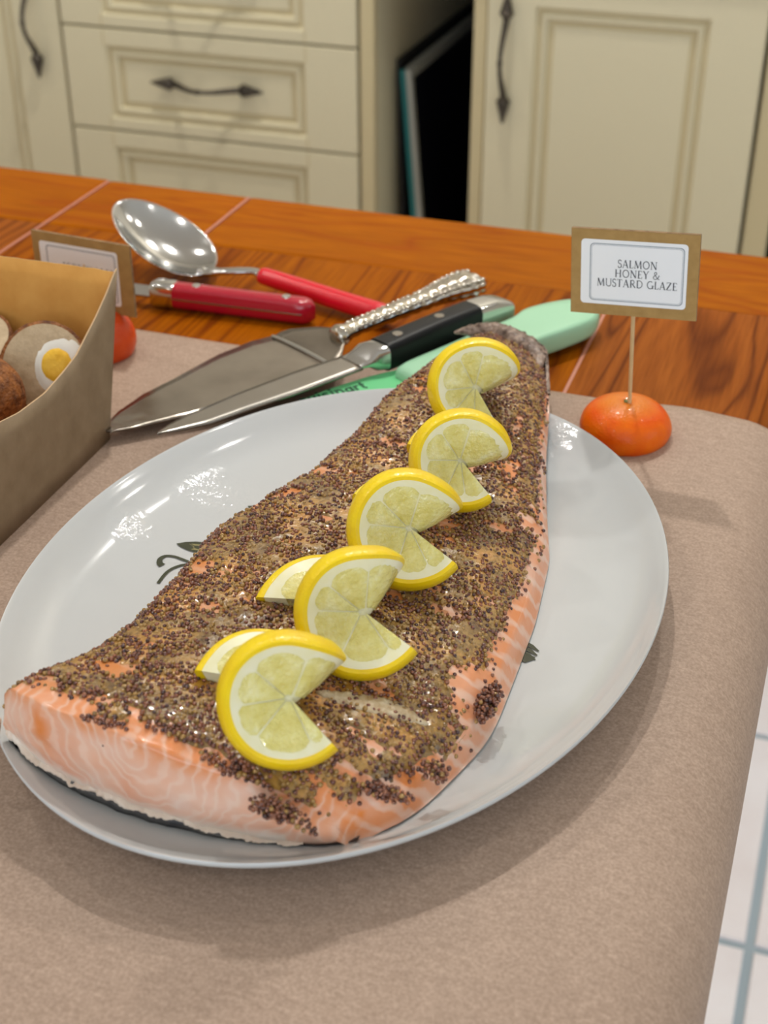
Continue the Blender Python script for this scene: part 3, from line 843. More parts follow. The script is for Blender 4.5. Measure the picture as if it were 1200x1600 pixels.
# ragged white fat line above the skin
ft = MB(); rws = []
for i in range(221):
    t = 0.10 + 0.90 * i / 220
    x, y = body_xy(0, t); zb = z_bot(x, y)
    wob = 0.0018 * fbm(x * 130, 5.0) + 0.0010 * fbm(x * 420, 1.0, 2)
    hh = (0.0030 + 0.0034 * fbm(x * 70, 7.7) + 0.0016 * fbm(x * 240, 2.7, 0, 2)) * (0.55 + 0.45 * sstep(0.25, 0.6, t)) + 0.003 * sstep(0.93, 1.0, t)
    r = []
    for k in range(7):
        a = math.pi * k / 6
        r.append((x, y + 0.0030 - (0.0052 + wob) * math.sin(a), zb + 0.0006 + 0.0034 * sstep(0.20, 0.42, t) * sstep(0.97, 0.75, t) + hh * (1 - math.cos(a)) / 2))
    rws.append(r)
build('fat_line', ft.grid(rws), M_FAT, salmon, smooth=180)
# torn flap of skin and fat at the left corner of the cut
rws = []
for i in range(13):
    f = i / 12
    x = -0.2990 - 0.010 * f; y = 0.3800 - 0.002 * f + 0.001 * fbm(f * 5, 1)
    z = z_bot(-0.299, 0.38) + 0.006 - 0.002 * f
    hw = 0.0055 * (1 - f * 0.7)
    rws.append([(x, y - 0.001, z - hw), (x, y - 0.0025, z), (x, y - 0.001, z + hw), (x, y + 0.002, z)])
build('torn_fat_flap', MB().loft(rws), M_FAT, salmon, smooth=180)

# ------------------------------------------------------------------ mustard crust
BARE = [(-0.1185, 0.4690, 0.012, 0.016), (-0.2575, 0.4890, 0.007, 0.012), (-0.2540, 0.4030, 0.012, 0.005), (-0.1440, 0.5076, 0.008, 0.006), (-0.1142, 0.5513, 0.004, 0.020),
        (-0.2600, 0.5600, 0.005, 0.009), (-0.2390, 0.4600, 0.008, 0.004), (-0.1290, 0.6100, 0.007, 0.010), (-0.1780, 0.5719, 0.008, 0.0035), (-0.1400, 0.5921, 0.008, 0.004),
        (-0.1470, 0.3930, 0.012, 0.0030), (-0.1050, 0.4500, 0.004, 0.012), (-0.1490, 0.6500, 0.004, 0.010), (-0.1560, 0.6900, 0.003, 0.012), (-0.2745, 0.3850, 0.006, 0.003)]
FXS = [-0.310, -0.2940, -0.2820, -0.2660, -0.2520, -0.2430, -0.2330, -0.2250, -0.2100, -0.1950, -0.1800, -0.1680, -0.1600, -0.1520, -0.1450, -0.1350, -0.1260, -0.1150, -0.100]
FYS = [0.384, 0.3815, 0.3830, 0.3825, 0.3780, 0.3705, 0.3730, 0.3770, 0.3740, 0.3740, 0.3690, 0.3660, 0.3660, 0.3710, 0.3860, 0.3880, 0.3930, 0.4080, 0.43]
def crust(x, y):
    """> 0 where mustard covers the fish"""
    t = t_of(x, y)
    right = interp(y, [0.37, 0.40, 0.44, 0.48, 0.53, 0.56, 0.60, 0.64, 0.70, 0.78, 0.82], [0.012, 0.010, 0.004, 0.010, 0.010, 0.008, 0.007, 0.006, 0.004, 0.003, 0.002])
    d = (XR(y) - right) - x
    d = min(d, (y - np.interp(x, FXS, FYS)), (1.0 - t) * 0.14 + 0.002, (ytail(min(1, max(0, t))) - y))
    n = fbm(x * 70, y * 60, 0.3)
    d = d + 0.0022 * n
    st = fbm(x * 34, y * 62, 20.0) + 0.35 * fbm(x * 120, y * 160, 2.0)
    d = min(d, (0.50 - st) * 0.012)
    for bx, by, rx, ry in BARE:
        q = ((x - bx) / rx) ** 2 + ((y - by) / ry) ** 2
        if q < 2.6: d = min(d, (math.sqrt(q) - 1 - 0.65 * fbm(x * 90, y * 90, 5.5)) * min(rx, ry))
    return float(d)
gl = MB(); idx = {}; verts = []; faces = []
GU, GT = 300, 120
val = np.zeros((GU + 1, GT + 1)); P3 = {}
for i in range(GU + 1):
    for k in range(GT + 1):
        u = i / GU; t = 0.02 + 0.975 * k / GT
        p = top_pt(u, t); P3[i, k] = p; val[i, k] = crust(p[0], p[1])
def gv(i, k):
    if (i, k) not in idx:
        p = P3[i, k]; th = 0.0012 * sstep(-0.0004, 0.0030, val[i, k]) - 0.0002
        idx[i, k] = len(verts); verts.append((p[0], p[1], p[2] + th + 0.0004 * fbm(p[0] * 200, p[1] * 200, 8.0, 2)))
    return idx[i, k]
for i in range(GU):
    for k in range(GT):
        if max(val[i, k], val[i + 1, k], val[i, k + 1], val[i + 1, k + 1]) > 0:
            faces.append((gv(i, k), gv(i, k + 1), gv(i + 1, k + 1), gv(i + 1, k)))
build('mustard_glaze', MB().add(verts, faces), M_GLAZE, salmon, smooth=180)

# seeds: thousands of tiny grains, nobody could count them
bmI = bmesh.new(); bmesh.ops.create_icosphere(bmI, subdivisions=2, radius=1.0)
IV = np.array([v.co[:] for v in bmI.verts]); IFc = np.array([[v.index for v in f.verts] for f in bmI.faces]); bmI.free()
def seeds(name, P, Rr, mat):
    n = len(P); P = np.array(P); Rr = np.array(Rr)
    sc = rng.uniform(0.85, 1.15, (n, 1, 3)) * Rr[:, None, None]
    V = (IV[None] * sc + P[:, None, :]).reshape(-1, 3)
    F = (IFc[None] + (np.arange(n) * len(IV))[:, None, None]).reshape(-1, 3)
    o0 = origin_of(salmon); V = V + np.array([0, 0, TZ]) - np.array(o0)
    me = bpy.data.meshes.new(name)
    me.vertices.add(len(V)); me.vertices.foreach_set('co', V.astype(np.float32).ravel())
    me.loops.add(F.size); me.loops.foreach_set('vertex_index', F.astype(np.int32).ravel())
    me.polygons.add(len(F)); me.polygons.foreach_set('loop_start', np.arange(0, F.size, 3, dtype=np.int32))
    me.polygons.foreach_set('use_smooth', np.ones(len(F), dtype=bool))
    me.update(calc_edges=True); me.materials.append(mat)
    o = bpy.data.objects.new(name, me); link(o, salmon)
    return tag(o, kind='stuff')
PB, RB, PT, RT_ = [], [], [], []
cell = {}
def try_seed(x, y, z, r, tan):
    key = (int(x / 0.0024), int(y / 0.0024), int(z / 0.0024))
    for a in (-1, 0, 1):
        for b in (-1, 0, 1):
            for c in (-1, 0, 1):
                for q in cell.get((key[0] + a, key[1] + b, key[2] + c), ()):
                    if (q[0] - x) ** 2 + (q[1] - y) ** 2 + (q[2] - z) ** 2 < (0.80 * (q[3] + r)) ** 2: return False
    cell.setdefault(key, []).append((x, y, z, r))
    (PT if tan else PB).append((x, y, z)); (RT_ if tan else RB).append(r); return True
cnt = 0
for _ in range(60000):
    y = rnd.uniform(0.356, 0.818); t = rnd.uniform(0.01, 1.0)
    x = float(lerp(XR(y), XL(y), t))
    d = crust(x, y)
    if d < -0.0045: continue
    # clustered, streaky cover
    n = fbm(x * 60, y * 95, 12.0) + 0.5 * fbm(x * 22, y * 26, 3.0)
    pden = sstep(-0.62, 0.25, n) if d > 0 else 0.22 * sstep(-0.0045, 0, d)
    if 0 < d < 0.004: pden = max(pden, 0.75)
    if rnd.random() > pden * 0.80: continue
    r = rnd.uniform(0.00078, 0.00120)
    tan = rnd.random() < 0.30
    yf = yfront(min(1, max(0, t)))
    u = max(0.0, (y - yf) / (ytail(t) - yf))
    z = top_pt(u, t)[2] + 0.0008 + 0.05 * r + (0.0008 * rnd.random() if n > 0.2 else 0)
    if d < 0: z -= 0.0009
    if y < yf - 0.0005: continue
    try_seed(x, y, z, r, tan)
# thick clumps that spill over the edges
for cx, cy, cz, sx, sy, sz, nn in ((-0.2425, 0.3700, 0.0455, 0.008, 0.0030, 0.0035, 90), (-0.1640, 0.3625, 0.0400, 0.012, 0.0040, 0.0045, 230), (-0.1320, 0.3885, 0.0350, 0.011, 0.0028, 0.0028, 90),
                                   (-0.1115, 0.4680, 0.0235, 0.0045, 0.0120, 0.0040, 170), (-0.1190, 0.4120, 0.0300, 0.006, 0.006, 0.0025, 80), (-0.1860, 0.3700, 0.0470, 0.013, 0.0030, 0.0025, 130),
                                   (-0.2150, 0.3755, 0.0500, 0.014, 0.0025, 0.0022, 90), (-0.2620, 0.3860, 0.0490, 0.009, 0.003, 0.002, 60), (-0.2050, 0.3850, 0.0520, 0.02, 0.006, 0.002, 120)):
    for _ in range(nn * 4):
        a = Vector((rnd.gauss(0, 1), rnd.gauss(0, 1), rnd.gauss(0, 1)))
        if a.length > 1.9: continue
        x, y, z = cx + a.x * sx * 0.62, cy + a.y * sy * 0.62, cz + a.z * sz * 0.62
        yf = yfront(min(1, max(0, t_of(x, y))))
        if y > yf:
            t = min(1, max(0, t_of(x, y))); z = max(z, top_pt((y - yf) / (ytail(t) - yf), t)[2] + 0.0006)
        else: z = min(z, top_pt(0, min(1, max(0, t_of(x, yf))))[2] + 0.003)
        try_seed(x, y, z, rnd.uniform(0.0008, 0.00115), rnd.random() < 0.12)
seeds('brown_mustard_seeds', PB, RB, M_SEED)
seeds('tan_mustard_seeds', PT, RT_, M_SEED2)
print('SEEDS', len(PB), len(PT))
# pale curd patch on the crust
rws = []
for i in range(41):
    f = i / 40
    x = lerp(-0.1740, -0.1290, f); yc = lerp(0.4235, 0.4360, f)
    hw = 0.0058 * math.sin(math.pi * f) ** 0.6 + 0.0012 * fbm(x * 200, 1.0)
    row = []
    for k in range(13):
        v = k / 12 * 2 - 1
        y = yc + v * hw; t = t_of(x, y); yf = yfront(t)
        row.append((x, y, top_pt((y - yf) / (ytail(t) - yf), t)[2] + 0.0017 * (1 - v * v) ** 0.5 + 0.0004 + 0.0007 * fbm(x * 260, y * 260, 1, 2)))
    rws.append(row)
build('pale_curd', MB().grid(rws), M_CURD, salmon, smooth=180)
# tail: dried skin curling over the thin end
pts = [Vector(p) for p in [(-0.1640, 0.772, 0.0310), (-0.1665, 0.788, 0.0330), (-0.1740, 0.7990, 0.0345), (-0.1900, 0.8105, 0.0345), (-0.2050, 0.8180, 0.0335), (-0.2150, 0.8180, 0.0320), (-0.2230, 0.8160, 0.0310), (-0.2290, 0.8140, 0.0300)]]
P = spline(pts, 7); rws = []
RR = [0.0016, 0.0044, 0.0070, 0.0080, 0.0072, 0.0058, 0.0036, 0.0006]
for i, p in enumerate(P):
    f = i / (len(P) - 1) * 7
    r = interp(f, range(8), RR)
    t = (P[min(i + 1, len(P) - 1)] - P[max(i - 1, 0)]).normalized(); sd = t.cross(Vector((0, 0, 1))).normalized(); up = sd.cross(t)
    ring = []
    for k in range(18):
        a = 2 * math.pi * k / 18
        rr2 = r * (1 + 0.30 * fbm(i * 0.35, k * 0.8, 3.0) + 0.22 * fbm(i * 0.9, k * 1.7, 6.0))
        ring.append(p + sd * (rr2 * math.cos(a)) + up * (rr2 * 0.62 * math.sin(a)))
    rws.append(ring)
build('tail_skin', MB().loft(rws), M_TAILSKIN, salmon, smooth=180)
rws = []
for i in range(25):
    f = i / 24
    x = lerp(-0.1665, -0.224, f); y = 0.8080 + 0.006 * math.sin(math.pi * f) - 0.006 * f
    top = lerp(0.031, 0.028, f); rws.append([(x, y - 0.012, top - 0.0075), (x, y - 0.004, top - 0.004 + 0.001 * fbm(x * 100, 1)), (x, y, top), (x, y + 0.003, top - 0.004), (x, y, top - 0.0075)])
build('tail_end', MB().loft(rws), M_TAILSKIN, salmon, smooth=180)
# silvery skin edge along the thin right side of the tail
rws = []
for i in range(31):
    y = 0.752 + 0.048 * i / 30; x = float(XR(y)) + 0.0006
    z = z_bot(x, y); hh = 0.002 + 0.005 * sstep(0.755, 0.80, y)
    rws.append([(x - 0.002, y, z), (x + 0.0008, y, z + hh * 0.4), (x + 0.0004 + 0.0008 * fbm(y * 150, 2), y, z + hh), (x - 0.0015, y, z + hh * 0.95)])
build('skin_edge', MB().grid(rws), M_TAILSKIN, salmon, smooth=180)

# ================================================================== LEMON TWISTS
def lemon(apex, R, keys, label, th=0.0102, nseg=9, seed=0):
    """a lemon slice cut to its centre and twisted: every radius stays straight.
    keys: (s, azimuth deg, tilt deg towards the viewer side, shift, radius scale)"""
    ap = Vector(apex)
    K = np.array(keys, float)
    R = R * 1.10
    # smooth interpolation of the key values along the slice
    ss = np.linspace(0, 1, 181)
    vals = np.stack([np.interp(ss, K[:, 0], K[:, c]) for c in range(1, 5)], 1)
    for _ in range(24):
        v2 = vals.copy(); v2[1:-1] = (vals[:-2] + 2 * vals[1:-1] + vals[2:]) / 4; vals = v2
    D = []
    for a, tl, sh, rs in vals:
        a, tl = math.radians(a), math.radians(tl)
        D.append((RX * math.cos(a) + RY * math.sin(a)) * math.cos(tl) + RZ * math.sin(tl))
    N = []
    for i in range(len(D)):
        t = (D[min(i + 1, len(D) - 1)] - D[max(i - 1, 0)])
        n = D[i].cross(t); N.append(n.normalized() if n.length > 1e-9 else (N[-1] if N else RZ))
    for i in range(1, len(N)):
        if N[i].dot(N[i - 1]) < 0: N[i] = -N[i]
    for _ in range(4): N = [N[0]] + [(N[i - 1] + 2 * N[i] + N[i + 1]).normalized() for i in range(1, len(N) - 1)] + [N[-1]]
    if N[10].dot(RZ) < 0: N = [-n for n in N]
    def M(s, r, h):
        f = min(180, max(0, s * 180)); i = min(179, int(f)); q = f - i
        d = D[i].lerp(D[i + 1], q).normalized(); n = N[i].lerp(N[i + 1], q).normalized()
        sh, rs = lerp(vals[i][2], vals[i + 1][2], q), lerp(vals[i][3], vals[i + 1][3], q)
        return ap + RZ * sh + d * (r * R * rs) + n * h
    t = thing('lemon_twist', apex, label, 'lemon slice', 'twisted lemon slices on the salmon')
    H = th / 2
    S1 = [i / 96 for i in range(97)]
    sec = [(0.905, -H * 0.97), (0.965, -H * 0.94), (0.992, -H * 0.70), (1.0, -H * 0.25), (1.0, H * 0.25), (0.992, H * 0.70), (0.965, H * 0.94), (0.905, H * 0.97)]
    build('rind', MB().loft([[M(s, r + (0.006 * fbm(s * 9, seed, 1)), h) for r, h in sec] for s in S1]), M_RIND, t, smooth=50)
    rws = []
    for s in S1:
        e = 0.012 + 0.010 * fbm(s * 30, seed * 3.1)
        rws.append([M(s, r, h) for r, h in [(max(0.0, e), -H * 0.80), (0.5, -H * 0.86), (0.82, -H * 0.95), (0.92, -H * 0.95), (0.92, H * 0.95), (0.82, H * 0.95), (0.5, H * 0.86), (max(0.0, e), H * 0.80)]])
    build('pith', MB().loft(rws), M_PITH, t, smooth=50)
    cuts = [0.0] + sorted((k + 0.55 + 0.18 * math.sin(k * 2.3 + seed)) / nseg for k in range(nseg - 1)) + [1.0]
    for k in range(len(cuts) - 1):
        a, b = cuts[k], cuts[k + 1]
        mb = MB(); n = 14; rings_top = []
        cut_a, cut_b = (k == 0), (k == len(cuts) - 2)
        # wedge outline in (s, r)
        out = []
        r1 = 0.815 + 0.02 * math.sin(k * 1.7 + seed)
        gap = 0.010
        def wpt(v, r):
            half = (b - a) / 2; mid = (a + b) / 2
            g2 = min(half * 0.8, gap / max(0.12, r) / 6.283)
            lo = a + (0.0 if cut_a else g2); hi = b - (0.0 if cut_b else g2)
            return lerp(lo, hi, v)
        rws_t, rws_b = [], []
        for i in range(n + 1):
            f = i / n; r = lerp(0.12, r1, f)
            rt, rb = [], []
            for j in range(9):
                v = j / 8
                edge = 1 - abs(2 * v - 1) ** 4
                rr = min(r, r1 - 0.10 * abs(2 * v - 1) ** 3.2)
                bul = (0.94 + 0.12 * edge * math.sin(math.pi * min(1, f * 1.02)) + 0.025 * fbm(k * 3 + v * 5, f * 6, seed))
                rt.append(M(wpt(v, rr), rr, H * bul)); rb.append(M(wpt(v, rr), rr, -H * bul))
            rws_t.append(rt); rws_b.append(rb)
        mb.grid(rws_t).grid(rws_b)
        for i in range(n):
            for j in (0, 8):
                mb.add([rws_t[i][j], rws_t[i + 1][j], rws_b[i + 1][j], rws_b[i][j]], [(0, 1, 2, 3)])
        build('pulp_segment', mb, M_PULP, t, smooth=60)
    return t

G_B = (0.66, 0.78)
def twist_keys(lo, hi, back, blen, rs_hi=1.0):
    """lo: lower cut end, hi: azimuth where the slice folds away, back: where the hidden end points"""
    H_ = hi - 360; B_ = back - 360
    return [(0, lo, 16, 0, 1.0), (0.10, lo - 40, 22, 0, 1.0), (0.28, -175, 27, 0, 1.0), (0.44, -252, 27, 0, 1.0), (0.53, H_ + 14, 22, 0, rs_hi),
            (0.585, H_ - 8, 4, -0.001, rs_hi), (0.63, H_ - 14, -28, -0.004, 0.97), (0.67, H_ - 4, -56, -0.009, 0.95), (0.73, lerp(H_, B_, 0.35), -56, -0.014, 1.0),
            (0.79, lerp(H_, B_, 0.62), -46, -0.018, lerp(1.0, blen, 0.5)), (0.90, lerp(H_, B_, 0.85), -24, -0.020, lerp(1.0, blen, 0.8)), (1.0, B_, -14, -0.020, blen)]
lemon((-0.1802, 0.6835, 0.0610), 0.0252, twist_keys(-62, 38, 128, 0.98, 1.06), 'lemon twist farthest back, at the thin tail end of the salmon', seed=1)
lemon((-0.1643, 0.5994, 0.0630), 0.0246, twist_keys(-52, 26, 164, 1.02, 1.04), 'second lemon twist from the tail, overlapping the farthest one', seed=2)
lemon((-0.1683, 0.5284, 0.0650), 0.0274, twist_keys(-38, 40, 152, 1.02, 0.92), 'middle lemon twist of the row of five on the salmon', seed=3)
lemon((-0.1668, 0.4600, 0.0650), 0.0274, twist_keys(-36, 68, 178, 1.62, 0.96), 'fourth lemon twist from the tail, with torn pulp and its cut end pointing left', seed=4)
lemon((-0.1730, 0.3930, 0.0690), 0.0260, twist_keys(-45, 52, 173, 1.44, 0.94), 'nearest lemon twist, by the thick cut end of the salmon', seed=5)

# ================================================================== TANGERINES AND FOOD SIGNS
def half_fruit(name, cx, cy, R, Hh, label, cat, mat, stem=True):
    t = thing(name, (cx, cy, 0.0012), label, cat, 'halved citrus used as sign stands')
    rings = []
    n = 64
    for k in range(33):
        f = k / 32
        a = -0.42 + (math.pi / 2 + 0.42) * f
        r = R * max(0.0, math.cos(a)) ** 0.92 if k < 32 else 0.0006
        z = 0.0012 + Hh * (math.sin(a) + math.sin(0.42)) / (1 + math.sin(0.42))
        z -= 0.0018 * math.exp(-(r / (0.16 * R)) ** 2)
        rings.append([(cx + max(r, 0.0006) * (1 + 0.010 * math.sin(5 * q + 1) * (1 - f) + 0.006 * fbm(math.cos(q) * 2, math.sin(q) * 2, f * 3)) * math.cos(q), cy + max(r, 0.0006) * (1 + 0.008 * math.sin(3 * q)) * math.sin(q), z) for q in [2 * math.pi * j / n for j in range(n)]])
    build('peel', MB().loft(rings), mat, t, smooth=60)
    cut = [[(cx + R * q * 0.90 * math.cos(a), cy + R * q * 0.90 * math.sin(a), 0.0010) for a in [2 * math.pi * j / 40 for j in range(40)]] for q in (1.0, 0.02)]
    build('cut_face', MB().loft(cut), M_TANG, t)
    if stem:
        st = []
        for j in range(20):
            a = 2 * math.pi * j / 20
            st.append((cx + (0.0026 if j % 4 < 2 else 0.0016) * math.cos(a), cy + (0.0026 if j % 4 < 2 else 0.0016) * math.sin(a)))
        build('stem_button', MB().prism(st, Hh - 0.0012, Hh + 0.0006), M_STEM, t, bevel=0.0003)
    return t
half_fruit('tangerine_half', -0.1058, 0.7640, 0.0276, 0.0250, 'orange tangerine half, cut side down, right of the platter under the salmon sign', 'tangerine', M_TANG)
half_fruit('tangerine_half', -0.4690, 0.7680, 0.0285, 0.0310, 'red-orange fruit half on the paper, mostly hidden behind the egg carton', 'tangerine', M_TANG2, True)

# stroke lettering -------------------------------------------------
TK, TN = 0.135, 0.060
def arc(cx, cy, rx, ry, a0, a1, n=12):
    return [(cx + rx * math.cos(math.radians(lerp(a0, a1, i / n))), cy + ry * math.sin(math.radians(lerp(a0, a1, i / n)))) for i in range(n + 1)]
def sf(x, y, w=0.2): return ([(x - w / 2, y), (x + w / 2, y)], 0.05)
GLY = {
 'S': (0.50, [([(0.43, 0.80), (0.41, 0.93)], TN)] + [(arc(0.26, 0.74, 0.19, 0.24, 40, 235, 10) + arc(0.24, 0.25, 0.21, 0.27, 55, -140, 10), 0.10), ([(0.05, 0.24), (0.06, 0.06)], TN)]),
 'A': (0.78, [([(0.10, 0), (0.38, 1.0)], TN), ([(0.38, 1.0), (0.68, 0)], TK), ([(0.2, 0.34), (0.56, 0.34)], TN), sf(0.10, 0.02), sf(0.68, 0.02)]),
 'L': (0.58, [([(0.16, 0), (0.16, 1)], TK), ([(0.08, 0.025), (0.52, 0.025), (0.55, 0.22)], TN), sf(0.16, 0.98)]),
 'M': (0.98, [([(0.12, 0), (0.17, 1)], TN), ([(0.17, 1), (0.49, 0.05)], TK), ([(0.49, 0.05), (0.80, 1)], TN), ([(0.80, 1), (0.86, 0)], TK), sf(0.12, 0.02), sf(0.86, 0.02, 0.22)]),
 'O': (0.92, [(arc(0.46, 0.5, 0.36, 0.48, 90, 450, 28), 0.10)]),
 'N': (0.86, [([(0.14, 0), (0.14, 1)], TN), ([(0.14, 1), (0.72, 0.0)], TK), ([(0.72, 0), (0.72, 1)], TN), sf(0.14, 0.02), sf(0.72, 0.98), sf(0.10, 0.98)]),
 'H': (0.88, [([(0.17, 0), (0.17, 1)], TK), ([(0.71, 0), (0.71, 1)], TK), ([(0.17, 0.5), (0.71, 0.5)], TN), sf(0.17, 0.02), sf(0.71, 0.02), sf(0.17, 0.98), sf(0.71, 0.98)]),
 'E': (0.64, [([(0.17, 0), (0.17, 1)], TK), ([(0.08, 0.975), (0.54, 0.975), (0.56, 0.82)], TN), ([(0.17, 0.51), (0.46, 0.51)], TN), ([(0.08, 0.025), (0.57, 0.025), (0.60, 0.2)], TN)]),
 'Y': (0.74, [([(0.08, 1), (0.37, 0.46)], TK), ([(0.66, 1), (0.37, 0.46)], TN), ([(0.37, 0.48), (0.37, 0)], TK), sf(0.37, 0.02), sf(0.08, 0.98), sf(0.66, 0.98)]),
 '&': (0.90, [([(0.82, 0.50)] + [(0.68, 0.22), (0.50, 0.06), (0.32, 0.0), (0.14, 0.10), (0.10, 0.28), (0.20, 0.44), (0.38, 0.56), (0.50, 0.70), (0.50, 0.86), (0.38, 0.96), (0.26, 0.90), (0.22, 0.76), (0.30, 0.58), (0.54, 0.24), (0.70, 0.06), (0.86, 0.02)], 0.085), sf(0.80, 0.50, 0.18)]),
 'U': (0.84, [([(0.16, 1), (0.16, 0.34)] + arc(0.44, 0.30, 0.28, 0.30, 180, 360, 12) + [(0.72, 1)], 0.09), sf(0.16, 0.98), sf(0.72, 0.98)]),
 'T': (0.72, [([(0.36, 0), (0.36, 1)], TK), ([(0.05, 0.82), (0.07, 0.975), (0.65, 0.975), (0.67, 0.82)], TN), sf(0.36, 0.02)]),
 'R': (0.76, [([(0.17, 0), (0.17, 1)], TK), ([(0.17, 0.97)] + arc(0.36, 0.73, 0.22, 0.245, 90, -90, 10) + [(0.17, 0.48)], 0.085), ([(0.36, 0.48), (0.72, 0.0)], 0.12), sf(0.17, 0.02)]),
 'D': (0.86, [([(0.17, 0), (0.17, 1)], TK), ([(0.10, 0.97)] + arc(0.38, 0.5, 0.38, 0.475, 90, -90, 14) + [(0.10, 0.03)], 0.085)]),
 'G': (0.88, [(arc(0.46, 0.5, 0.36, 0.48, 52, 330, 22), 0.10), ([(0.76, 0.02), (0.76, 0.42)], TK), sf(0.74, 0.42, 0.26)]),
 'Z': (0.70, [([(0.10, 0.80), (0.10, 0.975), (0.60, 0.975)], TN), ([(0.60, 0.97), (0.08, 0.03)], TK), ([(0.08, 0.025), (0.60, 0.025), (0.63, 0.2)], TN)]),
 'C': (0.82, [(arc(0.46, 0.5, 0.36, 0.48, 48, 312, 22), 0.10)]),
 ' ': (0.34, []),
}
BW = 0.19
LOW = {'c': (0.58, [(arc(0.33, 0.33, 0.24, 0.26, 48, 312, 14), BW)]), 'u': (0.62, [([(0.12, 0.66), (0.12, 0.28)] + arc(0.30, 0.27, 0.18, 0.20, 180, 340, 8), BW), ([(0.50, 0.66), (0.50, 0.0)], BW)]),
       'i': (0.30, [([(0.15, 0.66), (0.15, 0)], BW), ([(0.15, 0.80), (0.15, 0.98)], BW)]), 's': (0.54, [(arc(0.27, 0.47, 0.17, 0.13, 30, 250, 8) + arc(0.27, 0.21, 0.19, 0.13, 70, -150, 8), 0.16)]),
       'n': (0.62, [([(0.12, 0.66), (0.12, 0)], BW), ([(0.12, 0.40)] + arc(0.31, 0.38, 0.19, 0.20, 160, 0, 8) + [(0.50, 0)], BW)]),
       'a': (0.62, [(arc(0.30, 0.31, 0.19, 0.24, 0, 360, 16), BW), ([(0.50, 0.66), (0.50, 0)], BW)]), 'r': (0.42, [([(0.12, 0.66), (0.12, 0)], BW), ([(0.12, 0.36)] + arc(0.32, 0.36, 0.20, 0.22, 170, 70, 6), BW)]),
       't': (0.44, [([(0.19, 0.92), (0.19, 0.16), (0.26, 0.08), (0.38, 0.09)], BW), ([(0.03, 0.60), (0.38, 0.60)], 0.14)])}
def text_mesh(mb, txt, o, ax, ay, size, table=GLY, align='C', track=0.05, lift=None):
    o, ax, ay = Vector(o), Vector(ax), Vector(ay); az = ax.cross(ay).normalized() if lift is None else Vector(lift)
    W = sum(table[c][0] + track for c in txt) - track
    x = {'C': -W / 2, 'L': 0, 'R': -W}[align]
    for c in txt:
        wd, strokes = table[c]
        for si, (pts, wv) in enumerate(strokes):
            L, Rr = ribbon_pts(pts, wv / 2)
            z = az * (0.00002 * si)
            rows = [[o + ax * ((x + a.x) * size) + ay * (a.y * size) + z, o + ax * ((x + b.x) * size) + ay * (b.y * size) + z] for a, b in zip(L, Rr)]
            mb.grid(rows)
        x += wd + track
    return mb
def rrect(x0, x1, y0, y1, r, n=6, notch=False):
    P = []
    for cx, cy, a0 in ((x1 - r, y1 - r, 0), (x0 + r, y1 - r, 90), (x0 + r, y0 + r, 180), (x1 - r, y0 + r, 270)):
        P += [(cx + r * math.cos(math.radians(a0 + 90 * k / n)), cy + r * math.sin(math.radians(a0 + 90 * k / n))) for k in range(n + 1)]
    return P
def food_sign(corner, ax, ay, W, Hh, lines, label, pick_to, lab_off=(0.0, 0.0), lab=(0.86, 0.78), text_dx=0.0, size=0.0045, th=0.0022, lead=1.32, ty=0.52):
    """corner: lower left of the card front; ax, ay unit axes"""
    o, ax, ay = Vector(corner), Vector(ax).normalized(), Vector(ay).normalized()
    ay = (ay - ax * ay.dot(ax)).normalized(); az = ax.cross(ay).normalized()
    if az.y > 0: az = -az
    t = thing('food_sign', pick_to, label, 'sign')
    fr = lambda z: (o + az * z, ax, ay, az)
    build('card', MB().prism([(0, 0), (W, 0), (W, Hh), (0, Hh)], -th, 0, fr(0)), M_CARD, t)
    ed = MB()
    for k, (x0, x1, y0, y1) in enumerate(((-0.0002, 0.0, 0, Hh), (W, W + 0.0002, 0, Hh), (0, W, Hh, Hh + 0.0002))):
        build('card_edge', MB().prism([(x0, y0), (x1, y0), (x1, y1), (x0, y1)], -th * 0.95, -th * 0.05, fr(0)), M_CARD_EDGE, t)
    lw, lh = W * lab[0], Hh * lab[1]; lx, ly = (W - lw) / 2 + lab_off[0], (Hh - lh) / 2 + lab_off[1]
    lb = build('label', MB().prism(rrect(lx, lx + lw, ly, ly + lh, 0.0022), 0.0001, 0.0003, fr(0)), M_LABEL, t)
    bx0, bx1, by0, by1 = lx + lw * 0.085, lx + lw * 0.970, ly + lh * 0.055, ly + lh * 0.945
    for inset, wd in ((0.0, 0.00042), (0.00085, 0.00018)):
        q = rrect(bx0 + inset, bx1 - inset, by0 + inset, by1 - inset, 0.0024 - inset * 0.6, 4)
        q2 = rrect(bx0 + inset + wd, bx1 - inset - wd, by0 + inset + wd, by1 - inset - wd, 0.0024 - (inset + wd) * 0.6, 4)
        f = lambda P: [o + ax * x + ay * y + az * 0.0004 for x, y in P]
        build('printed_border', MB().grid([f(q), f(q2)], cv=True), M_INK_LINE, lb)
    cx = (bx0 + bx1) / 2 + text_dx
    n = len(lines)
    y0 = ly + lh * ty + (n - 1) / 2 * size * lead - size / 2
    for i, ln in enumerate(lines):
        if ln: build('lettering', text_mesh(MB(), ln, o + ax * cx + ay * (y0 - i * size * lead) + az * 0.00045, ax, ay, size, lift=az), M_INK, lb)
    top = o + ax * (W / 2) + ay * (Hh * 0.80) - az * (th + 0.0011)
    bot = Vector(pick_to)
    build('pick', MB().tube([top, top.lerp(bot, 0.5), bot], [0.0011, 0.0012, 0.0011], 10, up=(0, 1, 0)), M_PICK, t, smooth=60)
    return t
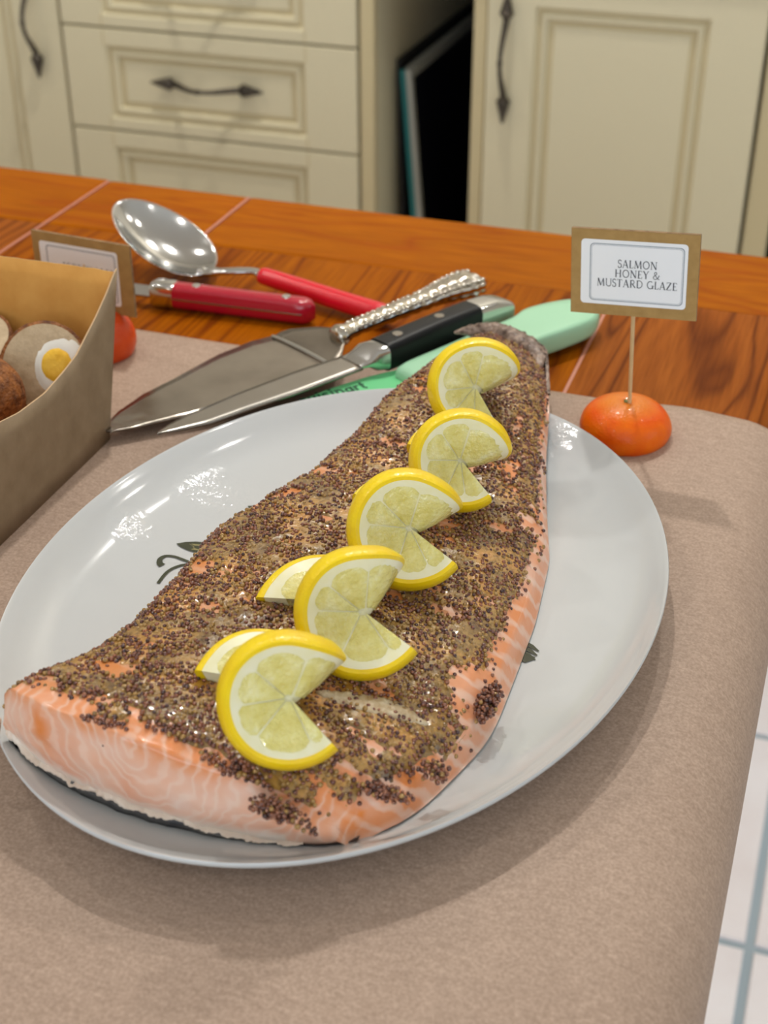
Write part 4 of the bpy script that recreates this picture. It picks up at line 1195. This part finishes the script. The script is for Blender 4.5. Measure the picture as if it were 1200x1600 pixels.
food_sign((-0.1403, 0.7440, 0.0868), (0.0713, 0.0, 0.0042), (0.0, 0.0, 1), 0.0706, 0.0500, ['SALMON', 'HONEY &', 'MUSTARD GLAZE'],
          'kraft card sign on a pick reading salmon honey and mustard glaze', (-0.1042, 0.7625, 0.0235), lab_off=(-0.0003, 0.0004), lab=(0.835, 0.76), text_dx=0.0005, size=0.0045, lead=1.27, ty=0.50)
food_sign((-0.5150, 0.7800, 0.0270), (0.0760, -0.004, -0.0008), (0.0, 0.0, 1), 0.0750, 0.0505, ['SCOTCH EGGS'],
          'kraft card sign standing behind the egg carton, mostly hidden', (-0.4720, 0.7690, 0.0290), lab_off=(-0.0022, 0.000), lab=(0.80, 0.76), size=0.0046, ty=0.605, text_dx=0.005)

# ================================================================== EGG CARTON AND SCOTCH EGGS
bx = thing('egg_carton', (-0.49, 0.59, 0.0012), 'open kraft card carton with a curved side, holding scotch eggs at the left', 'carton')
xr, xl, yb0, yb1, yf0, yf1 = -0.4005, -0.580, 0.6595, 0.690, 0.525, 0.495
zb = 0.0014; wt = 0.0008
def yb(z): return lerp(yb0, yb1, z / 0.1)
def yfr(z): return lerp(yf0, yf1, z / 0.1)
CY, CZ = [0.495, 0.510, 0.525, 0.5536, 0.5717, 0.5979, 0.6197, 0.6348, 0.6602, 0.6755, 0.6872, 0.690], [0.100, 0.088, 0.0775, 0.0675, 0.0640, 0.0627, 0.0658, 0.0691, 0.0815, 0.0905, 0.0990, 0.100]
def side_panel(x, nm, mats):
    n = 60; inner, outer = [], []
    rows = []
    for i in range(n + 1):
        f = i / n
        yt = lerp(yf1, yb1, f); zt = interp(yt, CY, CZ); ybt = lerp(yf0, yb0, f)
        rows.append([(x, lerp(ybt, yt, k / 6), lerp(zb, zt, k / 6)) for k in range(7)])
    mb = MB().grid(rows)
    o = build(nm, mb, mats, bx, smooth=180)
    sd = o.modifiers.new('solid', 'SOLIDIFY'); sd.thickness = 0.0010; sd.offset = 0; sd.material_offset = 1; sd.material_offset_rim = 2
    return o
side_panel(xr, 'side_panel', [M_CARTON_OUT, M_CARTON_IN, M_CARTON_EDGE])
side_panel(xl, 'side_panel', [M_CARTON_IN, M_CARTON_OUT, M_CARTON_EDGE])
def flat_panel(nm, ya, yt, ztop, mats):
    rows = [[(lerp(xl + 0.0006, xr - 0.0006, i / 40), lerp(ya, yt, k / 6) + 0.0009 * math.sin(i / 40 * 9) * (k / 6), lerp(zb, ztop + 0.0006 * fbm(i * 0.5, 1.0) + 0.0012 * (1 - i / 40), k / 6)) for k in range(7)] for i in range(41)]
    o = build(nm, MB().grid(rows), mats, bx, smooth=180)
    sd = o.modifiers.new('solid', 'SOLIDIFY'); sd.thickness = 0.0010; sd.offset = 0; sd.material_offset = 1; sd.material_offset_rim = 2
flat_panel('back_panel', yb0, yb1 - 0.002, 0.0985, [M_CARTON_IN, M_CARTON_IN, M_CARTON_EDGE])
flat_panel('front_panel', yf0, yf1 + 0.002, 0.0985, [M_CARTON_OUT, M_CARTON_IN, M_CARTON_EDGE])
build('carton_base', MB().box(xl + 0.001, xr - 0.001, yf0 + 0.0008, yb0 - 0.0008, 0.0012, 0.0022), M_CARTON_IN, bx)

def scotch_egg(c, nrm, R, label, yolk=True, spin=0.0, ecc=(1.0, 1.0), eoff=(0.0, 0.0), loc_lab=None):
    c = Vector(c); n = Vector(nrm).normalized()
    a = n.cross(Vector((0, 0, 1))).normalized(); b = a.cross(n).normalized()
    a, b = a * math.cos(spin) + b * math.sin(spin), b * math.cos(spin) - a * math.sin(spin)
    t = thing('scotch_egg_half', c, label, 'scotch egg', 'halved scotch eggs in the carton')
    rings = []
    for k in range(15):
        f = k / 14; ang = math.pi / 2 * f
        rings.append([c - n * (R * math.sin(ang)) + (a * math.cos(q) * ecc[0] + b * math.sin(q) * ecc[1]) * (max(0.02, math.cos(ang)) * R * (1 + 0.024 * fbm(math.cos(q) * 6 + c.x * 90, math.sin(q) * 6, f * 5, 3))) for q in [2 * math.pi * j / 48 for j in range(48)]])
    build('crumb_coating', MB().loft(rings), M_CRUMB, t, smooth=180)
    def disc(r0, r1, h0, h1, mat, nm, ox=0.0, oy=0.0, e=(1, 1), dome=0.0):
        rr = []
        for k in range(7):
            f = k / 6
            r = lerp(r1, 0.0004, f); h = lerp(h0, h1, min(1, f * 4)) + dome * (1 - (1 - f) ** 2)
            rr.append([c + a * (ox + r * e[0] * math.cos(q)) + b * (oy + r * e[1] * math.sin(q)) + n * (h + 0.0003 * fbm(math.cos(q) * r * 300, math.sin(q) * r * 300, k)) for q in [2 * math.pi * j / 40 for j in range(40)]])
        build(nm, MB().loft(rr), mat, t, smooth=50)
    disc(0, R * 0.93, 0.0003, 0.0010, M_MEAT, 'sausage_meat', e=ecc)
    if yolk is not None:
        disc(0, R * 0.62, 0.0004, 0.0020, M_EGGW, 'egg_white', eoff[0], eoff[1], (1.0, 1.12))
        if yolk: disc(0, R * 0.36, 0.0016, 0.0030, M_YOLK, 'egg_yolk', eoff[0] + 0.002, eoff[1] + 0.001, (1, 1.1), 0.0006)
    return t
scotch_egg((-0.4276, 0.6430, 0.0540), (0.42, -0.76, 0.48), 0.0256, 'halved scotch egg with its yolk facing out, nearest the curved carton side', True, 0.2, (1.0, 1.04), (-0.0088, 0.0006))
scotch_egg((-0.4800, 0.6500, 0.0570), (-0.10, -0.45, 0.90), 0.0250, 'halved scotch egg showing only white, against the carton back', False, 0.2)
scotch_egg((-0.4460, 0.6030, 0.0500), (-0.75, -0.45, 0.50), 0.0250, 'scotch egg half turned away, brown crumb side showing at the left', True, 0.1)
scotch_egg((-0.4320, 0.5740, 0.0275), (0.10, -0.20, 0.95), 0.0245, 'scotch egg half low in the carton, near its front corner', True, 0.6)
scotch_egg((-0.4310, 0.6280, 0.0262), (0.05, -0.1, 1.0), 0.0240, 'scotch egg half lying under the one with the yolk', True, 0.0)
scotch_egg((-0.4830, 0.6180, 0.0265), (0.05, -0.1, 1.0), 0.0240, 'scotch egg half at the bottom of the carton, under the left ones', True, 0.0)
scotch_egg((-0.5250, 0.5700, 0.0270), (0.1, -0.3, 0.9), 0.0245, 'scotch egg half in the far left corner of the carton', True, 0.0)

# ================================================================== CUTLERY
# large serving spoon
sp = thing('serving_spoon', (-0.47, 0.91, 0.0), 'large steel serving spoon with a glossy red handle, at the table rear', 'spoon')
sc = Vector((-0.4850, 0.9096, 0.0298)); sa = Vector((-0.882, 0.247, 0.401)); sw = Vector((-0.296, -0.953, -0.065))
sn = sa.cross(sw).normalized()
if sn.z < 0: sn = -sn
LA, LW, DP = 0.0465, 0.0298, 0.0150
def bowl_pt(r, q, off):
    wsh = 1 - 0.10 * math.cos(q)            # egg shaped: broader towards the handle
    dep = -DP * (1 - r ** 2.2)
    return sc + sa * (LA * r * math.cos(q)) + sw * (LW * r * wsh * math.sin(q)) + sn * (dep + off)
rings = [[bowl_pt(r, 2 * math.pi * j / 64, 0.0006 if k < 0 else 0.0) for j in range(64)] for k, r in enumerate([0.012, 0.1, 0.2, 0.3, 0.4, 0.5, 0.6, 0.7, 0.8, 0.88, 0.95, 0.99])]
rings += [[bowl_pt(1.012, 2 * math.pi * j / 64, -0.0004) for j in range(64)]]
rings += [[bowl_pt(r, 2 * math.pi * j / 64, -0.0012) for j in range(64)] for r in [0.985, 0.93, 0.84, 0.7, 0.5, 0.3, 0.1, 0.012]]
build('bowl', MB().loft(rings), M_STEEL, sp, smooth=180)
nk = bowl_pt(0.99, math.pi, -0.0006)
build('neck', MB().tube(spline([nk + Vector((-0.006, 0.002, -0.001)), nk, nk + Vector((0.016, -0.002, 0.0035)), Vector((-0.4090, 0.9010, 0.0150)), Vector((-0.3960, 0.8975, 0.0130))], 6), [0.0070] * 4 + [0.0058] * 6 + [0.0044] * 6 + [0.0042] * 5 + [0.0055] * 4, 12, 0.55), M_STEEL, sp, smooth=60)
hp = spline([Vector((-0.4010, 0.8988, 0.0135)), Vector((-0.3700, 0.8910, 0.0120)), Vector((-0.3300, 0.8805, 0.0100)), Vector((-0.2900, 0.8700, 0.0085))], 8)
hr = [0.0062] + [lerp(0.0070, 0.0082, i / (len(hp) - 5)) for i in range(len(hp) - 4)] + [0.0080, 0.0070, 0.0045]
build('handle', MB().tube(hp, hr, 20, 0.92), M_RED, sp, smooth=60)

# riveted red knife
rk = thing('paring_knife', (-0.40, 0.855, 0.0), 'small steel knife with a crimson riveted handle, lying before the spoon', 'knife')
ka, kb = Vector((-0.4485, 0.8525, 0.0105)), Vector((-0.3430, 0.8575, 0.0100))
kd = (kb - ka).normalized(); ks = Vector((0, 0, 1)).cross(kd).normalized()
rings = []
for i in range(29):
    f = i / 28; hw = 0.0084 * (1 - 0.06 * math.sin(math.pi * f)); hh = 0.0092
    e = math.sqrt(max(0.02, 1 - ((f - 0.90) / 0.10) ** 2)) if f > 0.90 else 1
    ring = []
    for k in range(24):
        a = 2 * math.pi * k / 24; cs, sn2 = math.cos(a), math.sin(a)
        ring.append(ka + kd * ((kb - ka).length * f) + ks * (hw * e * math.copysign(abs(cs) ** 0.65, cs)) + Vector((0, 0, 1)) * (hh * (0.5 + 0.5 * e) * math.copysign(abs(sn2) ** 0.7, sn2)))
    rings.append(ring)
build('handle', MB().loft(rings), M_REDK, rk, smooth=60)
sl = []
for s2 in (-1, 1):
    a = ka + kd * 0.004 - ks * 0.0  # full tang showing as a steel line along the handle side
build('tang', MB().prism([(0.0, -0.0086), ((kb - ka).length * 0.93, -0.0086), ((kb - ka).length * 0.93, 0.0086), (0, 0.0086)], -0.0006, 0.0006, (ka, kd, ks, Vector((0, 0, 1)))), M_STEEL_B, rk, bevel=0.0002)
for f in (0.155, 0.80):
    p = ka + kd * ((kb - ka).length * f) + Vector((0, 0, 0.0089))
    build('rivet', MB().tube([p, p + Vector((0, 0, 0.0007))], [0.0033, 0.0031], 16, up=kd), M_STEEL, rk, smooth=40)
rings = []
for f, hw, hh in ((0, 0.0074, 0.0085), (0.15, 0.0082, 0.0096), (0.85, 0.0082, 0.0096), (1.0, 0.0078, 0.0090)):
    p = ka - kd * 0.0175 + kd * 0.0178 * f
    rings.append([p + ks * (hw * math.copysign(abs(math.cos(a)) ** 0.5, math.cos(a))) + Vector((0, 0, hh * math.copysign(abs(math.sin(a)) ** 0.5, math.sin(a)))) for a in [2 * math.pi * k / 24 for k in range(24)]])
build('bolster', MB().loft(rings), M_STEEL, rk, smooth=50)
p0 = ka - kd * 0.0172
bl = [(0, -0.0055), (0, 0.0055), (-0.045, 0.0060), (-0.075, 0.0045), (-0.092, -0.0010), (-0.090, -0.0045), (-0.060, -0.0055)]
build('blade', MB().prism(bl, -0.0008, 0.0008, (p0, kd, (ks * 0.94 + Vector((0, 0, 0.34))).normalized(), Vector((0, 0, 1)))), M_STEEL_B, rk, bevel=0.0003)

# cake server with an ornate silver handle
cs = thing('cake_server', (-0.33, 0.77, 0.0), 'steel cake server with an ornate silver handle and long tapered blade', 'cake server')
CA = [(-0.4005, 0.6560), (-0.4040, 0.6640), (-0.4040, 0.6800), (-0.3990, 0.7040), (-0.3885, 0.7330), (-0.3765, 0.7700), (-0.3640, 0.7925), (-0.3520, 0.8055)]
CB = [(-0.3960, 0.6565), (-0.3850, 0.6660), (-0.3770, 0.6735), (-0.3620, 0.6860), (-0.3470, 0.7000), (-0.3280, 0.7170), (-0.3080, 0.7430), (-0.2960, 0.7660)]
ZB = [0.0095, 0.0095, 0.0100, 0.0108, 0.0115, 0.0122, 0.0130, 0.0135]
top, bot = [], []
rws = []
for i in range(57):
    f = i / 8
    A = Vector([interp(f, range(8), [q[c] for q in CA]) for c in (0, 1)]); B = Vector([interp(f, range(8), [q[c] for q in CB]) for c in (0, 1)])
    z = interp(f, range(8), ZB)
    rws.append([(lerp(A.x, B.x, k / 8), lerp(A.y, B.y, k / 8), z + 0.0004 * fbm(i * 0.15, k * 0.4)) for k in range(9)])
# stepped shoulder up to the neck
for A, B, z in (((-0.3505, 0.8070), (-0.2950, 0.7680), 0.0142), ((-0.3490, 0.8095), (-0.2945, 0.7715), 0.0150), ((-0.3440, 0.8135), (-0.2950, 0.7780), 0.0160), ((-0.3270, 0.8180), (-0.2965, 0.7870), 0.0180), ((-0.3150, 0.8175), (-0.2985, 0.7955), 0.0195), ((-0.3085, 0.8120), (-0.3000, 0.8010), 0.0208)):
    rws.append([(lerp(A[0], B[0], k / 8), lerp(A[1], B[1], k / 8), z) for k in range(9)])
o = build('blade', MB().grid(rws), M_STEEL_SRV, cs, smooth=180)
sd = o.modifiers.new('solid', 'SOLIDIFY'); sd.thickness = 0.0012; sd.offset = -1
build('shoulder_ridge', MB().tube(spline([Vector((-0.3530, 0.8040, 0.0139)), Vector((-0.3270, 0.7900, 0.0146)), Vector((-0.2990, 0.7730, 0.0148))], 6), [0.0010] + [0.0016] * 11 + [0.0010], 8, 0.7), M_STEEL, cs, smooth=60)
hpts = spline([Vector((-0.3075, 0.8010, 0.0200)), Vector((-0.3010, 0.8120, 0.0215)), Vector((-0.2860, 0.8390, 0.0225)), Vector((-0.2700, 0.8680, 0.0230)), Vector((-0.2560, 0.8930, 0.0235)), Vector((-0.2400, 0.9150, 0.0240))], 14)
rings = []
nH = len(hpts)
for i, p in enumerate(hpts):
    f = i / (nH - 1)
    r = interp(f, [0, 0.04, 0.12, 0.20, 0.26, 0.50, 0.68, 0.80, 0.90, 0.97, 1.0], [0.0050, 0.0072, 0.0088, 0.0066, 0.0062, 0.0074, 0.0088, 0.0118, 0.0140, 0.0120, 0.0040])
    fl2 = interp(f, [0, 0.5, 0.8, 1], [0.85, 0.75, 0.60, 0.55])
    t = (hpts[min(i + 1, nH - 1)] - hpts[max(i - 1, 0)]).normalized(); sd2 = Vector((0, 0, 1)).cross(t).normalized(); up = t.cross(sd2)
    ring = []
    for k in range(40):
        a = 2 * math.pi * k / 40
        rr = r * (1 + 0.10 * sstep(0.12, 0.3, f) * math.sin(f * 95 + 2.0 * math.cos(a)) * abs(math.sin(a * 1.0)) + 0.07 * sstep(0.62, 0.8, f) * math.cos(7 * a))
        ring.append(p + sd2 * (rr * math.cos(a)) + up * (rr * fl2 * math.sin(a)))
    rings.append(ring)
build('handle', MB().loft(rings), M_SILVER, cs, smooth=180)
for i in range(26):       # rows of raised beads along both borders
    f = 0.24 + 0.72 * i / 25
    j = int(f * (nH - 1)); p = hpts[j]; t = (hpts[min(j + 1, nH - 1)] - hpts[max(j - 1, 0)]).normalized(); sd2 = Vector((0, 0, 1)).cross(t).normalized()
    r = interp(f, [0.2, 0.50, 0.68, 0.80, 0.90, 0.97], [0.0064, 0.0074, 0.0088, 0.0118, 0.0140, 0.0120])
    for sg in (-1, 1):
        c = p + sd2 * (sg * r * 0.72) + Vector((0, 0, r * 0.44))
        rings = [[c + sd2 * (0.0019 * math.cos(u) * math.cos(v)) + t * (0.0024 * math.sin(u) * math.cos(v)) + Vector((0, 0, 0.0016 * math.sin(v))) for u in [2 * math.pi * q / 10 for q in range(10)]] for v in (-1.2, -0.6, 0.0, 0.6, 1.2)]
        build('bead', MB().loft(rings), M_SILVER, cs, smooth=180)

# black-handled carving knife
ck = thing('carving_knife', (-0.28, 0.77, 0.0), 'black-handled steel carving knife with two rivets, lying over the cake server', 'knife')
KA = [(-0.3620, 0.6500), (-0.3605, 0.6600), (-0.3547, 0.6758), (-0.3367, 0.7111), (-0.3147, 0.7483), (-0.2885, 0.7835)]
KB = [(-0.3612, 0.6495), (-0.3535, 0.6560), (-0.3382, 0.6712), (-0.3215, 0.6957), (-0.3035, 0.7205), (-0.2745, 0.7660)]
KZ = [0.0180, 0.0180, 0.0182, 0.0188, 0.0194, 0.0205]
rws = []
for i in range(41):
    f = i / 8
    A = [interp(f, range(6), [q[c] for q in KA]) for c in (0, 1)]; B = [interp(f, range(6), [q[c] for q in KB]) for c in (0, 1)]; z = interp(f, range(6), KZ)
    rws.append([(lerp(A[0], B[0], k / 6), lerp(A[1], B[1], k / 6), z - (0.0009 if k == 6 else 0.0)) for k in range(7)])
o = build('blade', MB().grid(rws), M_STEEL_B, ck, smooth=180)
sd = o.modifiers.new('solid', 'SOLIDIFY'); sd.thickness = 0.0016; sd.offset = -1
kd = (Vector((-0.2285, 0.8600, 0)) - Vector((-0.2710, 0.7790, 0))).normalized(); ks = Vector((0, 0, 1)).cross(kd)
def kloft(nm, st, mat, pw=0.45, smooth=50):
    rings = []
    for x, y, z, hw, hh in st:
        rings.append([Vector((x, y, z)) + ks * (hw * math.copysign(abs(math.cos(a)) ** pw, math.cos(a))) + Vector((0, 0, hh * math.copysign(abs(math.sin(a)) ** pw, math.sin(a)))) for a in [2 * math.pi * k / 28 for k in range(28)]])
    return build(nm, MB().loft(rings), mat, ck, smooth=smooth)
kloft('bolster', [(-0.2840, 0.7700, 0.0200, 0.0098, 0.0012), (-0.2800, 0.7755, 0.0203, 0.0105, 0.0028), (-0.2760, 0.7800, 0.0208, 0.0105, 0.0075), (-0.2700, 0.7855, 0.0208, 0.0100, 0.0085)], M_STEEL)
kloft('handle', [(-0.2698, 0.7857, 0.0208, 0.0100, 0.0096), (-0.2600, 0.8030, 0.0212, 0.0098, 0.0102), (-0.2480, 0.8250, 0.0216, 0.0094, 0.0104), (-0.2370, 0.8450, 0.0220, 0.0096, 0.0102), (-0.2295, 0.8590, 0.0222, 0.0100, 0.0098)], M_BLACK)
kloft('pommel', [(-0.2294, 0.8592, 0.0222, 0.0101, 0.0098), (-0.2220, 0.8725, 0.0218, 0.0106, 0.0096), (-0.2170, 0.8810, 0.0208, 0.0104, 0.0086), (-0.2135, 0.8870, 0.0192, 0.0090, 0.0066)], M_STEEL, 0.5)
for q in ((-0.2445, 0.8320, 0.0320), (-0.2625, 0.7985, 0.0312)):
    build('rivet', MB().tube([Vector(q) - Vector((0, 0, 0.0006)), Vector(q) + Vector((0, 0, 0.0003))], [0.0036, 0.0034], 16, up=kd), M_STEEL_B, ck, smooth=40)

# mint green knife, partly under the platter rim
gk = thing('green_knife', (-0.22, 0.80, 0.0), 'mint green knife with a broad smooth handle behind the salmon tail', 'knife')
hp2 = [(-0.2560, 0.7745), (-0.2530, 0.7825), (-0.2365, 0.8135), (-0.2215, 0.8425), (-0.2050, 0.8720), (-0.1981, 0.8930), (-0.1790, 0.9140), (-0.1640, 0.9215), (-0.1530, 0.9130), (-0.1500, 0.9000), (-0.1520, 0.8860), (-0.1640, 0.8650), (-0.1790, 0.8430), (-0.1980, 0.8120), (-0.2140, 0.7840), (-0.2300, 0.7660), (-0.2380, 0.7640)]
pc = Vector((sum(p[0] for p in hp2) / len(hp2), sum(p[1] for p in hp2) / len(hp2)))
hs = spline([Vector((p[0], p[1])) for p in hp2] + [Vector(hp2[0])], 5)[:-1]
def insetp(d, z): return [((p.x - pc.x) * (1 - d) + pc.x, (p.y - pc.y) * (1 - d) + pc.y, z) for p in hs]
rings = [insetp(0.10, 0.0052), insetp(0.03, 0.0062), insetp(0.0, 0.0092), insetp(0.0, 0.0150), insetp(0.02, 0.0185), insetp(0.07, 0.0200), insetp(0.25, 0.0206), insetp(0.6, 0.0208)]
build('handle', MB().loft(rings), M_MINT, gk, smooth=60)
gd = (Vector((-0.2741, 0.7731, 0)) - Vector((-0.2935, 0.7523, 0))).normalized(); gs = Vector((0, 0, 1)).cross(gd)
go = Vector((-0.2455, 0.7820, 0.0))
bp = [(0.004, 0.012), (0.004, -0.026), (-0.03, -0.028), (-0.060, -0.026), (-0.082, -0.018), (-0.092, -0.006), (-0.088, 0.000), (-0.060, 0.008), (-0.03, 0.012)]
build('blade', MB().prism(bp, 0.0104, 0.0120, (go, gd, gs, Vector((0, 0, 1)))), M_GREEN, gk, bevel=0.0003)
to = Vector((-0.2672, 0.7555, 0.01215))
build('lettering', text_mesh(MB(), 'cuisinart', to, gd, gs, 0.0100, LOW, 'R', 0.03, lift=(0, 0, 1)), M_GREEN_INK, gk)
